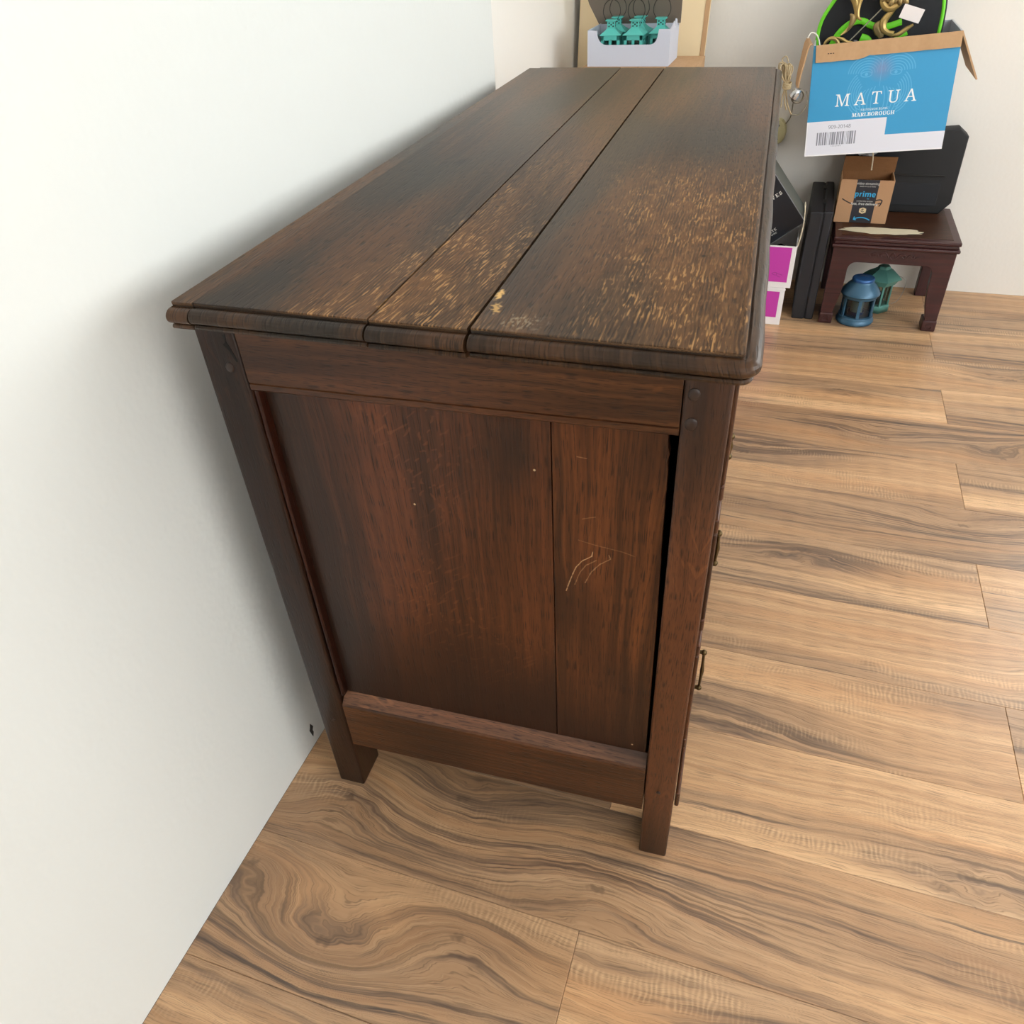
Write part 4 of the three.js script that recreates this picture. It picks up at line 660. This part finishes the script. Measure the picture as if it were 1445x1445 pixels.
// what the blue wine carton holds
{
  const b = thing('sports_bag', 'black padded bag edged with lime-green piping, standing in the blue wine carton', 'bag', [0.654, 0.545, -2.2]);
  const out = [[0.022, -0.03], [0.014, 0.10], [0.0, 0.18], [-0.011, 0.235], [-0.008, 0.288], [0.018, 0.339], [0.05, 0.385], [0.10, 0.425], [0.16, 0.44], [0.22, 0.43], [0.27, 0.395], [0.30, 0.33], [0.305, 0.2], [0.295, -0.008]];
  const sh = new THREE.Shape(); sh.moveTo(...out[0]); sh.splineThru(out.slice(1).map(p => new THREE.Vector2(...p))); sh.lineTo(0.022, -0.03);
  const blk = std(0x14161c, 0.75), lime = std(new THREE.Color(0.17, 0.72, 0.02), 0.5);
  const g = new THREE.ExtrudeGeometry(sh, { depth: 0.05, bevelEnabled: true, bevelSize: 0.006, bevelThickness: 0.008, bevelSegments: 3, curveSegments: 8 }); g.translate(0, 0, -0.025); mesh('body', toCreasedNormals(g, 0.7), blk, b);
  mesh('piping', tube(out.slice(1).map(p => [p[0] - 0.004, p[1] + 0.003, 0.03]), 0.0055, 60, 7), lime, b).userData = { label: 'lime-green piping' };
  const ribbon = (pts, w) => taper(pts.map(p => [p[0], p[1], p[2], w]), 30, 8, 0.28);
  mesh('strap', [ribbon([[0.020, 0.215, 0.038], [0.040, 0.262, 0.042], [0.068, 0.287, 0.046], [0.095, 0.292, 0.046], [0.125, 0.280, 0.046], [0.160, 0.277, 0.046], [0.20, 0.288, 0.044]], 0.0085), ribbon([[0.100, 0.252, 0.05], [0.118, 0.246, 0.05], [0.135, 0.226, 0.05], [0.150, 0.215, 0.05]], 0.0105), ribbon([[0.165, 0.228, 0.046], [0.19, 0.245, 0.048], [0.22, 0.262, 0.048]], 0.006)], lime, b).userData = { label: 'lime-green webbing strap' };
  mesh('buckle', box(0.083, 0.094, 0.222, 0.246, 0.042, 0.05, 0.002), std(0x6d7074, 0.45), b);
}
{
  const gold = std(new THREE.Color(0.52, 0.36, 0.13), 0.38, { metalness: 0.55 }), goldDark = std(new THREE.Color(0.30, 0.21, 0.09), 0.5, { metalness: 0.5 });
  const o = thing('gilt_ornament', 'gilded scrolling leaf ornament sticking out of the open blue wine carton', 'ornament', [0.609, 0.774, -2.13]);
  // pixel-free layout in metres: x to the right, y up
  const L = (pts, m = gold, flat = 0.6) => mesh('scroll', taper(pts, 26, 8, flat), m, o);
  const k = 0.000222, X = v => v * k - 0.05, Y = v => (600 - v) * k * 1.12, q = (pts, m, f) => L(pts.map(([x, y, z, r]) => [X(x), Y(y), z, r]), m, f);
  q([[600, 110, 0.006, 0.0035], [660, 85, 0.004, 0.0085], [715, 125, 0, 0.010], [755, 200, 0, 0.008], [775, 270, 0, 0.0065], [745, 360, 0, 0.006], [690, 430, 0, 0.0045], [630, 470, 0.004, 0.002]]);
  q([[915, -20, 0, 0.006], [870, 20, 0, 0.010], [810, 70, 0, 0.010], [785, 160, 0.002, 0.006], [785, 260, 0.004, 0.005], [810, 310, 0.006, 0.004], [848, 322, 0.008, 0.002]]);
  q([[700, 265, 0.006, 0.002], [735, 300, 0.006, 0.007], [730, 370, 0.006, 0.006], [700, 430, 0.004, 0.002]], goldDark);
  q([[440, 600, 0, 0.003], [465, 540, 0, 0.004], [510, 505, 0, 0.005], [580, 510, 0, 0.006], [620, 550, 0, 0.005], [640, 590, 0, 0.003]]);
  q([[590, 490, 0.004, 0.002], [660, 510, 0.004, 0.005], [720, 535, 0.004, 0.004], [790, 540, 0.004, 0.002]]);
  q([[1060, 90, 0.008, 0.003], [1045, 140, 0.008, 0.007], [1090, 200, 0.008, 0.010], [1170, 215, 0.008, 0.010], [1240, 180, 0.006, 0.008], [1300, 120, 0.004, 0.004]]);
  q([[1215, 215, 0.004, 0.004], [1160, 270, 0.004, 0.008], [1110, 340, 0.004, 0.010], [1120, 410, 0.006, 0.008], [1180, 450, 0.008, 0.0065], [1250, 465, 0.01, 0.0075]]);
  q([[1100, 330, 0, 0.003], [1050, 390, 0, 0.012], [1090, 450, 0, 0.013], [1120, 500, 0, 0.006]], goldDark, 0.4);
  q([[1250, 480, 0.002, 0.003], [1310, 470, 0.002, 0.006], [1390, 420, 0, 0.006], [1460, 380, 0, 0.003]]);
  const P = []; for (let i = 0; i < 34; i++) { const a = i * 2.4, r = 0.0062 * Math.sqrt(i), g = new THREE.IcosahedronGeometry(0.0075 + 0.003 * rnd(), 2); g.scale(1.3, 0.8, 0.9); g.rotateZ(a); g.translate(X(1210) + r * Math.cos(a) * 1.15, Y(60) + r * Math.sin(a) * 0.75, 0.010 + 0.004 * rnd()); P.push(g); }
  mesh('rosette', P, std(new THREE.Color(0.42, 0.30, 0.13), 0.42, { metalness: 0.55 }), o);
  const rod = thing('metal_rod', 'thin grey metal rod slanting up out of the blue wine carton', 'rod');
  mesh('shaft', tube([[X(740) + 0.609, 0.774 + Y(540), -2.128], [X(1075) + 0.609, 0.774 + Y(205), -2.128]], 0.0017, 4, 8), std(0xa39c8c, 0.35, { metalness: 0.6 }), rod); mesh('tip', (() => { const g = new THREE.SphereGeometry(0.0026, 10, 8); g.translate(X(1075) + 0.609, 0.774 + Y(205), -2.128); return g; })(), std(0xa39c8c, 0.35, { metalness: 0.6 }), rod);
  single('paper_label', (() => { const g = box(0, 0.055, 0, 0.033, 0, 0.0012, 0.0005); g.rotateZ(-0.28); g.translate(X(1290) + 0.609 - 0.006, 0.774 + Y(300), -2.105); return g; })(), std(0xf1e8e6, 0.6), 'blank white card among the gilded scrolls at the right', 'card');
  single('white_cord', tube([[0.612, 0.806, -2.075], [0.618, 0.818, -2.08], [0.630, 0.816, -2.085], [0.640, 0.805, -2.09], [0.648, 0.786, -2.09]], 0.0018, 20, 6), std(0xe8e4da, 0.6), 'thin white cord looping over the left edge of the blue wine carton', 'cord');
}
renderer.render(scene, camera);
